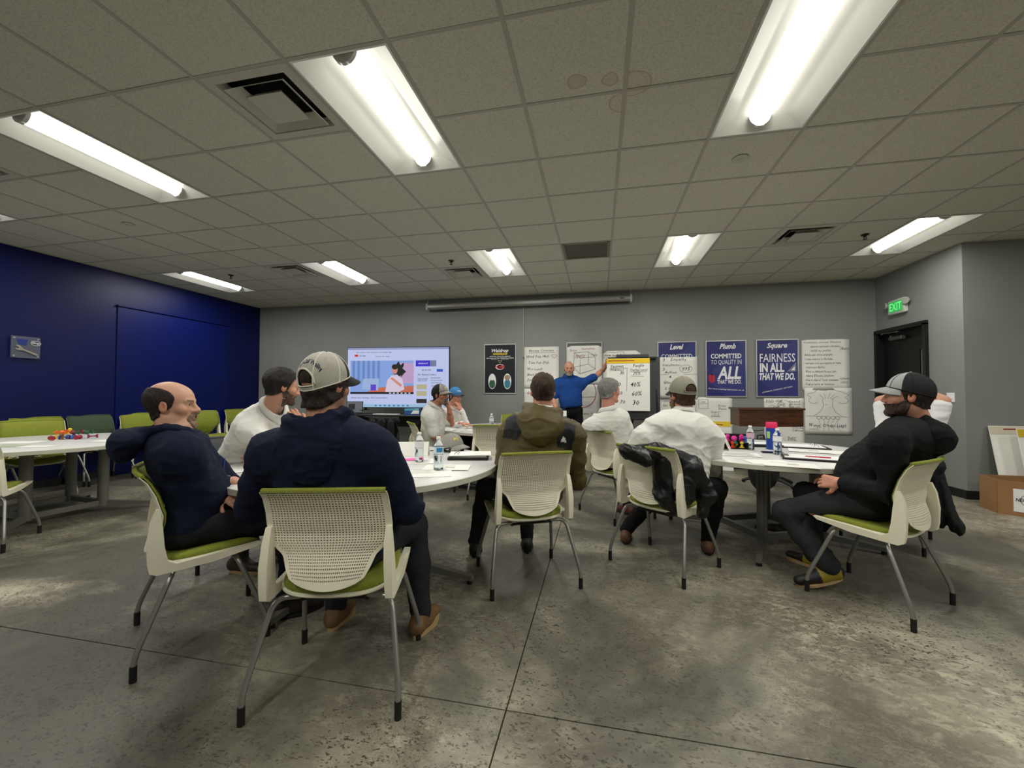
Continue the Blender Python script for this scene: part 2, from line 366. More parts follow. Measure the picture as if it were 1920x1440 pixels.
def floor_mat():
    m, nt, b = nodes_mat('stained concrete'); N = nt.nodes; Lk = nt.links
    g = N.new('ShaderNodeNewGeometry')
    def noise(sc, det=6, ro=.6, st=None, dist=0):
        mp = N.new('ShaderNodeMapping'); Lk.new(g.outputs['Position'], mp.inputs[0])
        if st: mp.inputs['Scale'].default_value = st; mp.inputs['Rotation'].default_value = (0, 0, .5)
        q = N.new('ShaderNodeTexNoise'); q.inputs['Scale'].default_value = sc; q.inputs['Detail'].default_value = det; q.inputs['Roughness'].default_value = ro; q.inputs['Distortion'].default_value = dist
        Lk.new(mp.outputs[0], q.inputs['Vector']); return q.outputs['Fac']
    def ramp(fac, *st):
        r = N.new('ShaderNodeValToRGB'); e = r.color_ramp.elements
        while len(e) < len(st): e.new(.5)
        for i, (p, c) in enumerate(st): e[i].position = p; e[i].color = lin(c) if isinstance(c, tuple) else (c, c, c, 1)
        Lk.new(fac, r.inputs[0]); return r.outputs[0]
    def mix(f, a, c, bl='MIX'):
        q = N.new('ShaderNodeMixRGB'); q.blend_type = bl
        for i, x in enumerate((f, a, c)):
            if isinstance(x, (int, float)): q.inputs[i].default_value = x
            elif isinstance(x, tuple): q.inputs[i].default_value = lin(x)
            else: Lk.new(x, q.inputs[i])
        return q.outputs[0]
    big = noise(.7, 5, .6, None, .6); mid = noise(2.4, 7, .68, None, .8); fine = noise(13, 8, .75, (1, 1.7, 1), .6)
    def spots(sc, thr, soft, st, dist=.12):        # dark pock marks
        mp = N.new('ShaderNodeMapping'); Lk.new(g.outputs['Position'], mp.inputs[0]); mp.inputs['Scale'].default_value = st; mp.inputs['Rotation'].default_value = (0, 0, .6)
        ad = N.new('ShaderNodeVectorMath'); ad.operation = 'ADD'; nn = N.new('ShaderNodeTexNoise'); nn.inputs['Scale'].default_value = sc * .8; Lk.new(mp.outputs[0], nn.inputs['Vector'])
        mu = N.new('ShaderNodeVectorMath'); mu.operation = 'SCALE'; mu.inputs['Scale'].default_value = dist; Lk.new(nn.outputs['Color'], mu.inputs[0]); Lk.new(mp.outputs[0], ad.inputs[0]); Lk.new(mu.outputs[0], ad.inputs[1])
        v = N.new('ShaderNodeTexVoronoi'); v.inputs['Scale'].default_value = sc; v.inputs['Randomness'].default_value = 1; Lk.new(ad.outputs[0], v.inputs['Vector'])
        return ramp(v.outputs['Distance'], (thr, 1.0), (thr + soft, 0.0))
    base = ramp(mid, (.3, (136, 134, 117)), (.5, (164, 159, 138)), (.72, (192, 186, 160)))
    dark = ramp(big, (.38, 0.0), (.56, 1.0))
    c = mix(dark, base, mix(mid, (48, 50, 44), (100, 97, 85)))
    blot = ramp(fine, (.44, 0.0), (.51, .8)); region = ramp(noise(1.3, 4, .6), (.38, .1), (.58, .85))
    c = mix(mix(1.0, blot, region, 'MULTIPLY'), c, (94, 88, 75))
    reg2 = ramp(noise(.9, 4, .6, None, .5), (.36, .15), (.56, 1.0))
    c = mix(mix(1.0, spots(30, .18, .2, (1, 1.5, 1)), reg2, 'MULTIPLY'), c, (60, 55, 46))
    c = mix(mix(1.0, spots(64, .18, .22, (1, 1.4, 1)), ramp(noise(1.7, 3, .6), (.4, .1), (.6, .9)), 'MULTIPLY'), c, (66, 61, 51))
    Lk.new(c, b.inputs['Base Color'])
    rg = N.new('ShaderNodeMapRange'); rg.inputs[3].default_value = .34; rg.inputs[4].default_value = .62; Lk.new(fine, rg.inputs[0]); Lk.new(rg.outputs[0], b.inputs['Roughness'])
    bp = N.new('ShaderNodeBump'); bp.inputs['Strength'].default_value = .25; bp.inputs['Distance'].default_value = .003
    Lk.new(fine, bp.inputs['Height']); Lk.new(bp.outputs[0], b.inputs['Normal'])
    return m
CONC = floor_mat()
WHITE_M = mat('white enamel', (214, 214, 206), .45)
DARKV = mat('dark cavity', (16, 16, 15), .9)
BASEB = mat('black vinyl base', (26, 26, 25), .5)
# floor: sub-base and poured slabs with sawn joints
mb = MB(); mb.box(((XB + XE) / 2, (YN + YB) / 2, -.08), (XE - XB + .4, YB - YN + .4, .08))
floor = mb.build('floor', mat('joint filler', (58, 46, 36), .9)); floor['kind'] = 'structure'
xs = [XB - .1, -4.31, -.355, 3.60, XE + .1]; ys = [YN - .1, -2.3, 1.582, 5.54, YB + .1]
for i in range(4):
    for j in range(4):
        x0, x1, y0, y1 = xs[i], xs[i + 1], ys[j], ys[j + 1]; g = .003
        MB().box(((x0 + x1) / 2, (y0 + y1) / 2, -.02), (x1 - x0 - 2 * g, y1 - y0 - 2 * g, .04)).build('slab', CONC, floor)
def struct(name, mb, m, smooth=False):
    o = mb.build(name, m, None, smooth); o['kind'] = 'structure'; return o
struct('wall_back', MB().box(((XB + XD) / 2, YB + .06, ZC / 2), (XD - XB + .24, .12, ZC + .3)), GREY)
struct('wall_left', MB().box((XB - .06, (YB + YN) / 2, ZC / 2), (.12, YB - YN, ZC + .3)), BLUE)
# door wall with an opening, the jog and the walls out of view
DY0, DY1, DZ = 6.43, 7.36, 2.17
mb = MB(); mb.box((XD + .06, (YO + DY0) / 2, ZC / 2), (.12, DY0 - YO, ZC + .3)); mb.box((XD + .06, (DY1 + YB) / 2, ZC / 2), (.12, YB - DY1, ZC + .3))
mb.box((XD + .06, (DY0 + DY1) / 2, (DZ + ZC + .15) / 2), (.12, DY1 - DY0, ZC + .15 - DZ)); mb.box((XD + .6, (YO + .12 + YB) / 2, 1.5), (.02, YB - YO, 3.3))
struct('wall_right', mb, GREY)
struct('wall_jog', MB().box(((XD + .12 + XE) / 2, YO + .06, ZC / 2), (XE - XD - .12, .12, ZC + .3)), GREY)
struct('wall_far_right', MB().box((XE + .06, (YO + YN) / 2, ZC / 2), (.12, YO - YN, ZC + .3)), GREY)
struct('wall_behind', MB().box(((XB + XE) / 2, YN - .06, ZC / 2), (XE - XB + .24, .12, ZC + .3)), GREY)
struct('baseboard_back', MB().box(((XB + XD) / 2, YB - .006, .05), (XD - XB, .012, .10)), BASEB)
struct('baseboard_left', MB().box((XB + .006, (YB + YN) / 2, .05), (.012, YB - YN - .03, .10)), BASEB)
struct('baseboard_right', MB().box((XD - .006, (YO + DY0) / 2 - .03, .05), (.012, DY0 - YO - .06, .10)), BASEB)
struct('baseboard_jog', MB().box(((XD + XE) / 2, YO - .006, .05), (XE - XD, .012, .10)), BASEB)
# navy flush door leaf in the blue wall: a panel standing a hair proud with a ledge
d1 = empty('door_1', (XB, 4.77, 0)); d1['kind'] = 'structure'
mb = MB(); mb.box((.008, .95, 1.265), (.016, 1.9, 2.53), bev=.004); mb.build('door_leaf', BLUE2, d1)
mb = MB(); mb.box((.02, .95, 2.545), (.04, 1.93, .022), bev=.004); mb.build('door_ledge', BLUE2, d1)
# dark door in the right wall
d2 = empty('door_2', (XD, 0, 0)); d2['kind'] = 'structure'
BLKP = mat('black door paint', (12, 12, 12), .5, bump=(40, .1)); STEEL = mat('brushed steel', (150, 150, 146), .35, 1)
mb = MB(); fw = .055
for y in (DY0 - fw / 2 + .01, DY1 + fw / 2 - .01): mb.box((.03, y, DZ / 2), (.14, fw, DZ + .02))
mb.box((.03, (DY0 + DY1) / 2, DZ + fw / 2 - .01), (.14, DY1 - DY0 + 2 * fw - .02, fw)); mb.build('door_frame', mat('black frame paint', (19, 20, 19), .45), d2)
mb = MB(); gx = .085; y0, y1 = DY0 + .012, DY1 - .012; gy0, gy1 = y0 + .09, y0 + .20
for a, b_, c, d in ((y0, gy0, 0.005, DZ - .01), (gy1, y1, .005, DZ - .01), (gy0, gy1, .005, .35), (gy0, gy1, 1.86, DZ - .01)): mb.box((gx, (a + b_) / 2, (c + d) / 2), (.045, b_ - a, d - c))
lf = mb.build('door_leaf', BLKP, d2)
MB().box((gx, (gy0 + gy1) / 2, (.35 + 1.86) / 2), (.008, gy1 - gy0, 1.51)).build('pane', mat('grey glass', (120, 124, 122), .12), lf)
mb = MB(); mb.box((.02, (y0 + y1) / 2 + .10, DZ - .115), (.07, .26, .055), bev=.008)
cl = mb.build('door_closer', mat('closer grey', (84, 84, 80), .45, .5), d2)
mb = MB(); mb.tube([(-.03, y1 - .12, DZ - .02), (-.035, y1 - .45, DZ - .03)], .007, 6, 0); mb.box((-.03, y1 - .12, DZ - .025), (.025, .03, .02), 0); mb.box((-.034, y1 - .45, DZ - .033), (.025, .03, .02)); mb.box((-.015, y1 - .28, DZ - .085), (.02, .02, .03))
mb.build('closer_arm', STEEL, cl)
# ------------------------------------------------------------------ ceiling
LIGHTS = [(-3, 0), (1, 0), (-7, 0), (1, 5), (5, 5), (-3, 5), (-7, 5), (-11, 5), (-11, 0), (5, 0), (9, 0), (-11, -5), (-7, -5), (-3, -5), (1, -5), (5, -5), (9, -5)]
VENTS = [(-4, 0), (3, 5), (-8, 5), (-4, 6), (-9, 0)]; GRILLE = (-1, 5)
skip = {(i, j + k) for i, j in LIGHTS for k in (0, 1)} | set(VENTS) | {GRILLE}
ceil = MB().box(((XB + XE) / 2, (YN + YB) / 2, ZC + .30), (XE - XB + .4, YB - YN + .4, .1)).build('ceiling', mat('deck above', (60, 60, 58), .9)); ceil['kind'] = 'structure'
def inview(x, y, z):
    d = (np.array([x, y, z - CH])) @ RC
    return d[1] > .2 and abs(d[0] / d[1]) * F_PX < 1010 and abs(d[2] / d[1]) * F_PX < 800
i0, i1 = -12, 13; j0, j1 = -10, 9; tiles = {}; far = MB(); cnt = 0
for i in range(i0, i1 + 1):
    for j in range(j0, j1 + 1):
        if (i, j) in skip: continue
        x0, x1 = max(GX + i * T, XB), min(GX + (i + 1) * T, XE); y0, y1 = max(GY + j * T, YN), min(GY + (j + 1) * T, YB)
        rects = [(x0, x1, y0, y1)]
        if y1 > YO and x1 > XD:                  # round the jog in the wall
            rects = ([(x0, XD, y0, y1)] if x0 < XD - .03 else []) + ([(max(x0, XD), x1, y0, YO)] if y0 < YO - .03 else [])
        for x0, x1, y0, y1 in rects:
            if x1 - x0 < .03 or y1 - y0 < .03: continue
            cx, cy = (x0 + x1) / 2, (y0 + y1) / 2; vis = any(inview(a, b_, ZC) for a in (x0, cx, x1) for b_ in (y0, cy, y1))
            if not vis: far.box((cx, cy, ZC + .010), (x1 - x0 - .004, y1 - y0 - .004, .016)); continue
            key = (round(x1 - x0, 3), round(y1 - y0, 3)); dz = rng.uniform(-.0012, .0012)
            if key not in tiles:
                o = MB().box((0, 0, .008), (key[0] - .004, key[1] - .004, .016), bev=.002).build('ceiling_tile', TILE, ceil); tiles[key] = o
            else:
                o = tiles[key].copy(); COL.objects.link(o)
            o.location = (cx, cy, ZC + .0025 + dz); cnt += 1
o = far.build('tile_field', TILE, ceil); o['kind'] = 'stuff'
GRID = mat('grid enamel', (178, 174, 163), .5)
def in_light(x, y): return any(GX + i * T + .02 < x < GX + (i + 1) * T - .02 and GY + j * T + .02 < y < GY + (j + 2) * T - .02 for i, j in LIGHTS)
for i in range(i0, i1 + 2):
    x = GX + i * T
    if XB < x < XE: yl = YO if x > XD else YB; MB().box((x, (YN + yl) / 2, ZC + .003), (.024, yl - YN, .007)).build('runner', GRID, ceil)
for j in range(j0, j1 + 2):
    y = GY + j * T
    if not YN < y < YB: continue
    xr = XD if y > YO else XE; cuts = sorted([(GX + a * T + .012, GX + (a + 1) * T - .012) for a, b_ in LIGHTS if b_ + 1 == j]); mb = MB(); x = XB
    for a, b_ in cuts + [(xr, xr)]:
        if a > x: mb.box(((x + a) / 2, y, ZC + .0026), (a - x, .022, .006))
        x = b_
    mb.build('cross_runner', GRID, ceil)
for nm, (x0, y0, x1, y1) in {'trim_1': (XB, YB - .02, XD, YB), 'trim_2': (XB, YN, XB + .02, YB - .02), 'trim_3': (XD - .02, YO, XD, YB - .02), 'trim_4': (XD, YO - .02, XE, YO)}.items():
    struct(nm, MB().box(((x0 + x1) / 2, (y0 + y1) / 2, ZC + .001), (x1 - x0, y1 - y0, .008)), GRID)
# troffers
LENS = mat('lit lens', (255, 253, 244), .4, emit=LAMP)
REFL = mat('reflector enamel', (236, 236, 230), .35)
ENDC = mat('lens end cap', (190, 190, 184), .5)
def light():
    t = empty('ceiling_light'); w2, l2 = T / 2 - .012, T - .012
    mb = MB(); m_ = .012; zi = .085; xi = .085; yi = l2 - .13
    A = [(-w2, -l2, 0), (w2, -l2, 0), (w2, l2, 0), (-w2, l2, 0)]; B = [(-w2 + m_, -l2 + m_, 0), (w2 - m_, -l2 + m_, 0), (w2 - m_, l2 - m_, 0), (-w2 + m_, l2 - m_, 0)]
    Cc = [(-xi, -yi, zi), (xi, -yi, zi), (xi, yi, zi), (-xi, yi, zi)]
    n = 6; P = list(A) + list(B); f = [(i, 4 + i, 4 + (i + 1) % 4, (i + 1) % 4) for i in range(4)]
    rings = []
    for k in range(n + 1):                     # side reflectors curve up towards the lens, end plates slope
        s_ = k / n; z = zi * (1 - (1 - s_) ** 1.6); rings.append([tuple(np.array(B[i]) * (1 - s_) * V(1, 1, 0) + np.array(Cc[i]) * s_ * V(1, 1, 0) + V(0, 0, z)) for i in range(4)])
    b0 = len(P)
    for r in rings: P += r
    for k in range(n):
        for i in range(4): f.append((b0 + k * 4 + i, b0 + k * 4 + 4 + i, b0 + k * 4 + 4 + (i + 1) % 4, b0 + k * 4 + (i + 1) % 4))
    f.append(tuple(b0 + n * 4 + i for i in (3, 2, 1, 0)))
    mb.add(P, [tuple(reversed(q)) for q in f]); mb.box((0, 0, .105), (2 * w2, 2 * l2, .01)); mb.build('housing', REFL, t, True)
    mb = MB(); L = l2 - .075; R = .062; seg = 12; P = []
    for y in (-L, L):
        for k in range(seg + 1): a = PI + PI * k / seg; P.append((R * math.cos(a), y, .072 + R * 1.05 * math.sin(a)))
    f = [(k, seg + 1 + k, seg + 2 + k, k + 1) for k in range(seg)]; mb.add(P, f); mb.build('lens', LENS, t, 2)
    for y in (-L, L):
        mb = MB(); P = []
        for yy, rr in ((y - .012, R + .008), (y + .012, R + .008)):
            for k in range(seg + 1): a = PI + PI * k / seg; P.append((rr * math.cos(a), yy, .074 + rr * 1.08 * math.sin(a)))
        m2 = seg + 1; f = [(k, k + 1, m2 + k + 1, m2 + k) for k in range(seg)] + [tuple(range(m2 - 1, -1, -1)), tuple(range(m2, 2 * m2))]; mb.add(P, f); mb.build('end_cap', ENDC, t, True)
    return t
LAB = {(-3, 0): 'lit long ceiling light beside the large square air vent', (1, 0): 'brightest and nearest lit ceiling light, past the water stains', (-7, 0): 'lit ceiling light between the big vent and the blue wall, near row',
       (1, 5): 'far-row lit ceiling light next to the grey return grille', (5, 5): 'far-row lit ceiling light closest to the exit sign corner', (-3, 5): 'far-row lit ceiling light above the roller screen end', (-7, 5): 'far-row lit ceiling light, second from the blue wall', (-11, 5): 'far-row lit ceiling light casting a sheen on the blue wall'}
proto = None; LD = None
for (i, j) in LIGHTS:
    if proto is None: proto = t = light()
    else: t = copy_tree(proto)
    t.location = (GX + (i + .5) * T, GY + (j + 1) * T, ZC)
    if LD is None:
        LD = bpy.data.lights.new('lamp', 'AREA'); LD.shape = 'RECTANGLE'; LD.size = .105; LD.size_y = 1.04; LD.energy = WATT; LD.color = (1, .985, .93)
    la = bpy.data.objects.new('lamp', LD); COL.objects.link(la); la.parent = t; la.location = (0, 0, .004); la['own'] = 1
    tag(t, LAB.get((i, j), 'lit ceiling light in the part of the room behind the viewer'), 'ceiling light', 'recessed ceiling lights')
# square diffusers
VM = mat('diffuser grey', (196, 193, 180), .5)
def vent():
    t = empty('air_vent')
    def ring(mb, a, b_, za, zb, th=.004):
        P = []; 
        for s_, z in ((a, za), (b_, zb)): P += [(-s_, -s_, z), (s_, -s_, z), (s_, s_, z), (-s_, s_, z)]
        P += [(x, y, z + th) for x, y, z in P]
        f = []
        for i in range(4): k = (i + 1) % 4; f += [(i, 4 + i, 4 + k, k), (8 + i, 8 + k, 12 + k, 12 + i), (i, k, 8 + k, 8 + i), (4 + i, 12 + i, 12 + k, 4 + k)]
        mb.add(P, f)
    mb = MB(); ring(mb, .292, .235, .0, .0); ring(mb, .235, .215, .0, .05); mb.build('frame', VM, t)
    mb = MB(); ring(mb, .205, .15, -.012, .035); ring(mb, .150, .140, .035, .045); mb.build('louvre', VM, t)
    mb = MB(); ring(mb, .125, .085, -.012, .03); mb.box((0, 0, -.010), (.25, .25, .005)); mb.build('centre_plate', VM, t)
    mb = MB(); mb.box((0, 0, .11), (.5, .5, .01)); 
    for s_ in (-1, 1): mb.box((s_ * .245, 0, .06), (.01, .5, .1)); mb.box((0, s_ * .245, .06), (.5, .01, .1))
    mb.build('cavity', DARKV, t); return t
VL = {(-4, 0): 'large square grey air vent between the two nearest lights', (3, 5): 'square air vent near the exit sign side, far row', (-8, 5): 'square air vent beside the far light by the blue wall', (-4, 6): 'square air vent above the wall-mounted roller screen', (-9, 0): 'square air vent cut by the picture edge near the blue wall'}
proto = None
for c in VENTS:
    t = vent() if proto is None else copy_tree(proto); proto = proto or t
    t.location = (GX + (c[0] + .5) * T, GY + (c[1] + .5) * T, ZC); tag(t, VL[c], 'air vent', 'square ceiling diffusers')
t = empty('return_grille', (GX + (GRILLE[0] + .5) * T, GY + (GRILLE[1] + .5) * T, ZC), 0, 'flat dark grey slotted return air grille in the ceiling', 'air vent')
mb = MB(); 
for s_ in (-1, 1): mb.box((s_ * .275, 0, .001), (.035, .585, .008)); mb.box((0, s_ * .275, .001), (.55, .035, .008))
mb.build('frame', mat('grille frame', (134, 127, 113), .6), t)
for k in range(22): MB().box((0, -.25 + k * .0238, .008), (.52, .016, .004)).build('slat', mat('grille slat', (112, 104, 90), .6), t)
MB().box((0, 0, .05), (.55, .55, .01)).build('backing', DARKV, t)
# sprinklers and flat covers
BRZ = mat('dark bronze', (52, 46, 38), .45, .7)
for k, (p, lb) in enumerate({(2.968, 5.339): 'small dark sprinkler head near the air vent by the exit corner', (-1.966, 5.265): 'small dark sprinkler head above the roller screen', (-5.534, 5.234): 'small dark sprinkler head between the far lights by blue wall'}.items()):
    t = empty('sprinkler', (p[0], p[1], ZC), 0, lb, 'sprinkler', 'ceiling sprinklers')
    MB().lathe([(0, -.001), (.038, -.001), (.04, -.004), (.03, -.01), (.012, -.012), (.01, -.03), (0, -.03)]).build('escutcheon', BRZ, t, True)
    mb = MB(); mb.lathe([(0, -.05), (.022, -.05), (.022, -.053), (0, -.053)], seg=10); mb.tube([(-.012, 0, -.012), (-.014, 0, -.04), (0, 0, -.05)], .003, 5); mb.tube([(.012, 0, -.012), (.014, 0, -.04), (0, 0, -.05)], .003, 5); mb.build('deflector', BRZ, t)
for p, lb in {(1.073, 3.406): 'round flat cover plate on the ceiling near the brightest light', (-4.94, 3.414): 'round flat cover plate on the ceiling towards the blue wall'}.items():
    t = MB().lathe([(0, -.014), (.02, -.014), (.022, -.011), (.05, -.012), (.058, -.006), (.058, -.0005), (0, -.0005)], seg=32).build('ceiling_cover', VM, None, True); t.location = (p[0], p[1], ZC); tag(t, lb, 'cover plate', 'round ceiling covers')
# ================================================================== CHAIRS AND TABLES
CREAM = mat('cream plastic', (236, 231, 206), .42)
GREENF = mat('lime upholstery', (118, 126, 38), .88, bump=(420, .25), mottle=(180, (138, 146, 50)))
SILV = mat('silver paint steel', (158, 158, 152), .34, .75)
BLKR = mat('black rubber', (18, 18, 18), .6)
BLKPL = mat('black plastic', (22, 22, 23), .45)
def lerp(a, b, t): return a + (b - a) * t
def back_w(v): return float(np.interp(v, [0, .05, .15, .27, .35, .42, .6, 1], [.112, .142, .162, .180, .212, .240, .243, .237]))
def back_y(v): return float(np.interp(v, [0, .12, .3, .5, .75, .92, 1], [-.235, -.222, -.196, -.195, -.225, -.257, -.285]))
BZ0, BZ1 = .492, .862
def back_pt(u, v, off=0):
    z = lerp(BZ0, BZ1, v) - (.022 * (1 - u * u) if v < .01 else .022 * (1 - u * u) * max(0, 1 - v * 6)) - .006 * u * u * v
    w_ = back_w(v); y = back_y(v) + .028 * u * u * (.5 + .5 * v) - off
    return V(u * w_, y, z)
def shell_with_holes(nu=40, nv=36, th=.005):
    mb = MB(); P = []; f = []
    def add(p): P.append(p); return len(P) - 1
    us = np.linspace(-1, 1, nu + 1); vs = np.linspace(0, 1, nv + 1)
    O = [[add(back_pt(u, v)) for u in us] for v in vs]; I = [[add(back_pt(u, v, -th)) for u in us] for v in vs]
    bu, bv0, bv1 = 2, 2, 1
    for j in range(nv):
        for i in range(nu):
            a, b_, c, d = O[j][i], O[j][i + 1], O[j + 1][i + 1], O[j + 1][i]
            if i < bu or i >= nu - bu or j < bv0 or j >= nv - bv1:
                f.append((a, b_, c, d)); k = (I[j][i], I[j + 1][i], I[j + 1][i + 1], I[j][i + 1]); f.append(k); continue
            sh = .5 * (j % 2) * 0; cen = (P[a] + P[b_] + P[c] + P[d]) / 4; q = []; qi = []
            for p in (a, b_, c, d):
                v_ = cen + (P[p] - cen) * V(.56, 1, .50); v_[1] = cen[1] + (P[p] - cen)[1] * .5; q.append(add(v_)); qi.append(add(v_ + V(0, th, 0)))
            for x, y in ((0, 1), (1, 2), (2, 3), (3, 0)):
                o4 = (a, b_, c, d); f.append((o4[x], o4[y], q[y], q[x])); f.append((q[x], q[y], qi[y], qi[x]))
    for j in range(nv):
        f.append((O[j][0], O[j + 1][0], I[j + 1][0], I[j][0])); f.append((O[j][nu], I[j][nu], I[j + 1][nu], O[j + 1][nu]))
    for i in range(nu):
        f.append((O[0][i], I[0][i], I[0][i + 1], O[0][i + 1])); f.append((O[nv][i], O[nv][i + 1], I[nv][i + 1], I[nv][i]))
    mb.add(P, f); return mb
def make_chair(name, shell, fab, holes=True, leg=None):
    t = empty(name); leg = leg or SILV
    shell_with_holes(40 if holes else 26, 36 if holes else 24).build('backrest', shell, t, True)
    # padded front of the back
    mb = MB(); P = []; f = []; nu, nv = 12, 12
    for s_, off in ((0, .010), (1, .026)):
        for j in range(nv + 1):
            for i in range(nu + 1):
                u = -1 + 2 * i / nu; v = j / nv; e = max(abs(u), abs(2 * v - 1)) ** 10; vv = .03 + .955 * v
                P.append(back_pt(u * .97, vv, -(off - (.012 * e if s_ else 0))) + V(0, 0, .006 if v == 1 else 0))
    K = (nu + 1) * (nv + 1); ix = lambda s_, j, i: s_ * K + j * (nu + 1) + i
    for j in range(nv):
        for i in range(nu):
            f.append((ix(0, j, i), ix(0, j, i + 1), ix(0, j + 1, i + 1), ix(0, j + 1, i))); f.append((ix(1, j, i), ix(1, j + 1, i), ix(1, j + 1, i + 1), ix(1, j, i + 1)))
    for j in range(nv): f.append((ix(0, j, 0), ix(0, j + 1, 0), ix(1, j + 1, 0), ix(1, j, 0))); f.append((ix(0, j, nu), ix(1, j, nu), ix(1, j + 1, nu), ix(0, j + 1, nu)))
    for i in range(nu): f.append((ix(0, 0, i), ix(1, 0, i), ix(1, 0, i + 1), ix(0, 0, i + 1))); f.append((ix(0, nv, i), ix(0, nv, i + 1), ix(1, nv, i + 1), ix(1, nv, i)))
    # rolled top lip
    mb.add(P, f); mb.tube([back_pt(u, .985, -.006) + V(0, 0, .008) for u in np.linspace(-.97, .97, 11)], .0115, 8); mb.build('back_pad', fab, t, 2)
    # seat cushion
    def outline(sc=1., n=40, back=.195, front=.235, w_=.225):
        out = []
        for k in range(n):
            a = 2 * PI * k / n; c, s_ = math.cos(a), math.sin(a); e = .55
            x = math.copysign(abs(c) ** e, c) * w_; y = math.copysign(abs(s_) ** (.75 if s_ < 0 else .5), s_) * (front if s_ > 0 else back)
            out.append((x * sc * (1 - .04 * (y > 0)), y * sc))
        return out
    mb = MB(); n = 40; P = []; f = []; prof = [(.955, .438), (1, .446), (1.0, .458), (.96, .468), (.8, .473), (.5, .468), (.2, .464)]
    dip = lambda x, y: -.020 * max(0, (y - .12) / .115) ** 2 + .012 * (abs(x) / .22) ** 2 + .010 * min(1, max(0, (y + .1) / .2))
    for sc, z in prof:
        for x, y in outline(sc): P.append((x, y, z + dip(x, y)))
    for r in range(len(prof) - 1):
        for k in range(n): f.append((r * n + k, r * n + (k + 1) % n, (r + 1) * n + (k + 1) % n, (r + 1) * n + k))
    f += [tuple(range(n - 1, -1, -1)), tuple(range((len(prof) - 1) * n, len(prof) * n))]; mb.add(P, f); mb.build('seat', fab, t, 2)
    mb = MB(); P = []; f = []; prof = [(.80, .418), (.98, .424), (1.03, .432), (1.03, .441), (.97, .445)]
    for sc, z in prof:
        for x, y in outline(sc): P.append((x, y, z + dip(x, y)))
    for r in range(len(prof) - 1):
        for k in range(n): f.append((r * n + k, r * n + (k + 1) % n, (r + 1) * n + (k + 1) % n, (r + 1) * n + k))
    f += [tuple(range(n - 1, -1, -1)), tuple(range((len(prof) - 1) * n, len(prof) * n))]; mb.add(P, f); mb.build('seat_pan', shell, t, True)
    # side frames: upright, corner and arm along the seat
    for s_ in (-1, 1):
        prof = [(-.196, .705), (-.216, .65), (-.226, .56), (-.222, .47), (-.214, .430), (-.190, .416), (-.12, .418), (.02, .425), (.20, .452), (.222, .468), (.20, .470), (.02, .462), (-.12, .452), (-.150, .470), (-.162, .53), (-.170, .62), (-.180, .705)]
        P = []
        for sd in (0, 1):
            for y, z in prof:
                xo = float(np.interp(z, [.39, .45, .56, .66, .74], [.252, .253, .252, .245, .240])) - (.012 * max(0, y) / .2); th = float(np.interp(z, [.42, .47, .52, .66, .74], [.028, .030, .034, .028, .018]))
                P.append((s_ * (xo - (0 if sd else th)), y, z))
        n_ = len(prof); f = [(i, (i + 1) % n_, n_ + (i + 1) % n_, n_ + i) for i in range(n_)]
        tri = [(0, 16, 1), (1, 16, 15), (1, 15, 2), (2, 15, 14), (2, 14, 3), (3, 14, 13), (3, 13, 12), (3, 12, 4), (4, 12, 5), (5, 12, 6), (6, 12, 11), (6, 11, 7), (7, 11, 10), (7, 10, 8), (8, 10, 9)]
        f += [tuple(reversed(q)) for q in tri] + [tuple(x + n_ for x in q) for q in tri]
        if s_ > 0: f = [tuple(reversed(q)) for q in f]
        MB().add(P, f).build('side_frame', shell, t, True)
    # tube legs
    for s_ in (-1, 1):
        for fr in (0, 1):
            if fr: pts = [(s_ * .13, .10, .412), (s_ * .222, .115, .412), (s_ * .276, .236, .11), (s_ * .277, .243, .0)]
            else: pts = [(s_ * .13, -.12, .404), (s_ * .232, -.135, .404), (s_ * .286, -.250, .115), (s_ * .287, -.258, .0)]
            pts[-1] = tuple(pts[-1][:2]) + (.065,)
            l = MB().tube(fillet(pts, .055, 6), .0115, 10).build('leg', leg, t, True)
            x, y = pts[-1][:2]; MB().tube([(x, y, .0), (x, y, .068)], .0135, 10).build('foot_cap', BLKR, l, True)
    mb = MB()
    for s_ in (-1, 1): mb.tube([(s_ * .13, -.13, .395), (s_ * .13, 0, .405), (s_ * .13, .11, .412)], .011, 8)
    mb.tube([(-.13, -.12, .395), (.13, -.12, .395)], .010, 8); mb.build('under_frame', BLKPL, t, True)
    return t
chair_a = make_chair('stacking_chair', CREAM, GREENF)
chair_far = make_chair('stacking_chair', CREAM, GREENF, holes=False)
DKG = mat('dark green upholstery', (62, 78, 58), .85, bump=(300, .3)); SHG = mat('grey green plastic', (120, 128, 112), .5)
chair_g = make_chair('stacking_chair', SHG, DKG, holes=False)
GREYF = mat('charcoal upholstery', (66, 68, 72), .85, bump=(300, .3)); SHD = mat('charcoal plastic', (40, 41, 43), .5)
chair_k = make_chair('stacking_chair', SHD, GREYF, holes=False)
USED = set()
def chair(src, x, y, fx, fy, label, group='stacking chairs with tube legs'):
    if src.name in USED: t = copy_tree(src)
    else: t = src; USED.add(src.name)
    t.location = (x, y, 0); t.rotation_euler = (0, 0, math.atan2(-fx, fy)); return tag(t, label, 'chair', group)
CH1 = ((-1.09, 1.63), nrm((-.26, .966))); CH2 = ((-2.015, 1.778), nrm((.6, .8))); CH3 = ((-.486, 2.752), nrm((-.458, .889)))
CH4 = ((.467, 3.17), nrm((.635, .773))); CH5 = ((1.643, 2.919), nrm((-.656, .755))); CH6 = ((.18, 4.35), nrm((.80, .60)))
chair(chair_a, *CH1[0], *CH1[1], 'cream chair under the man in the white-mesh cap, nearest chair')
chair(chair_a, *CH2[0], *CH2[1], 'cream chair seen side on under the balding man')
chair(chair_a, *CH3[0], *CH3[1], 'cream chair under the man in the olive jacket')
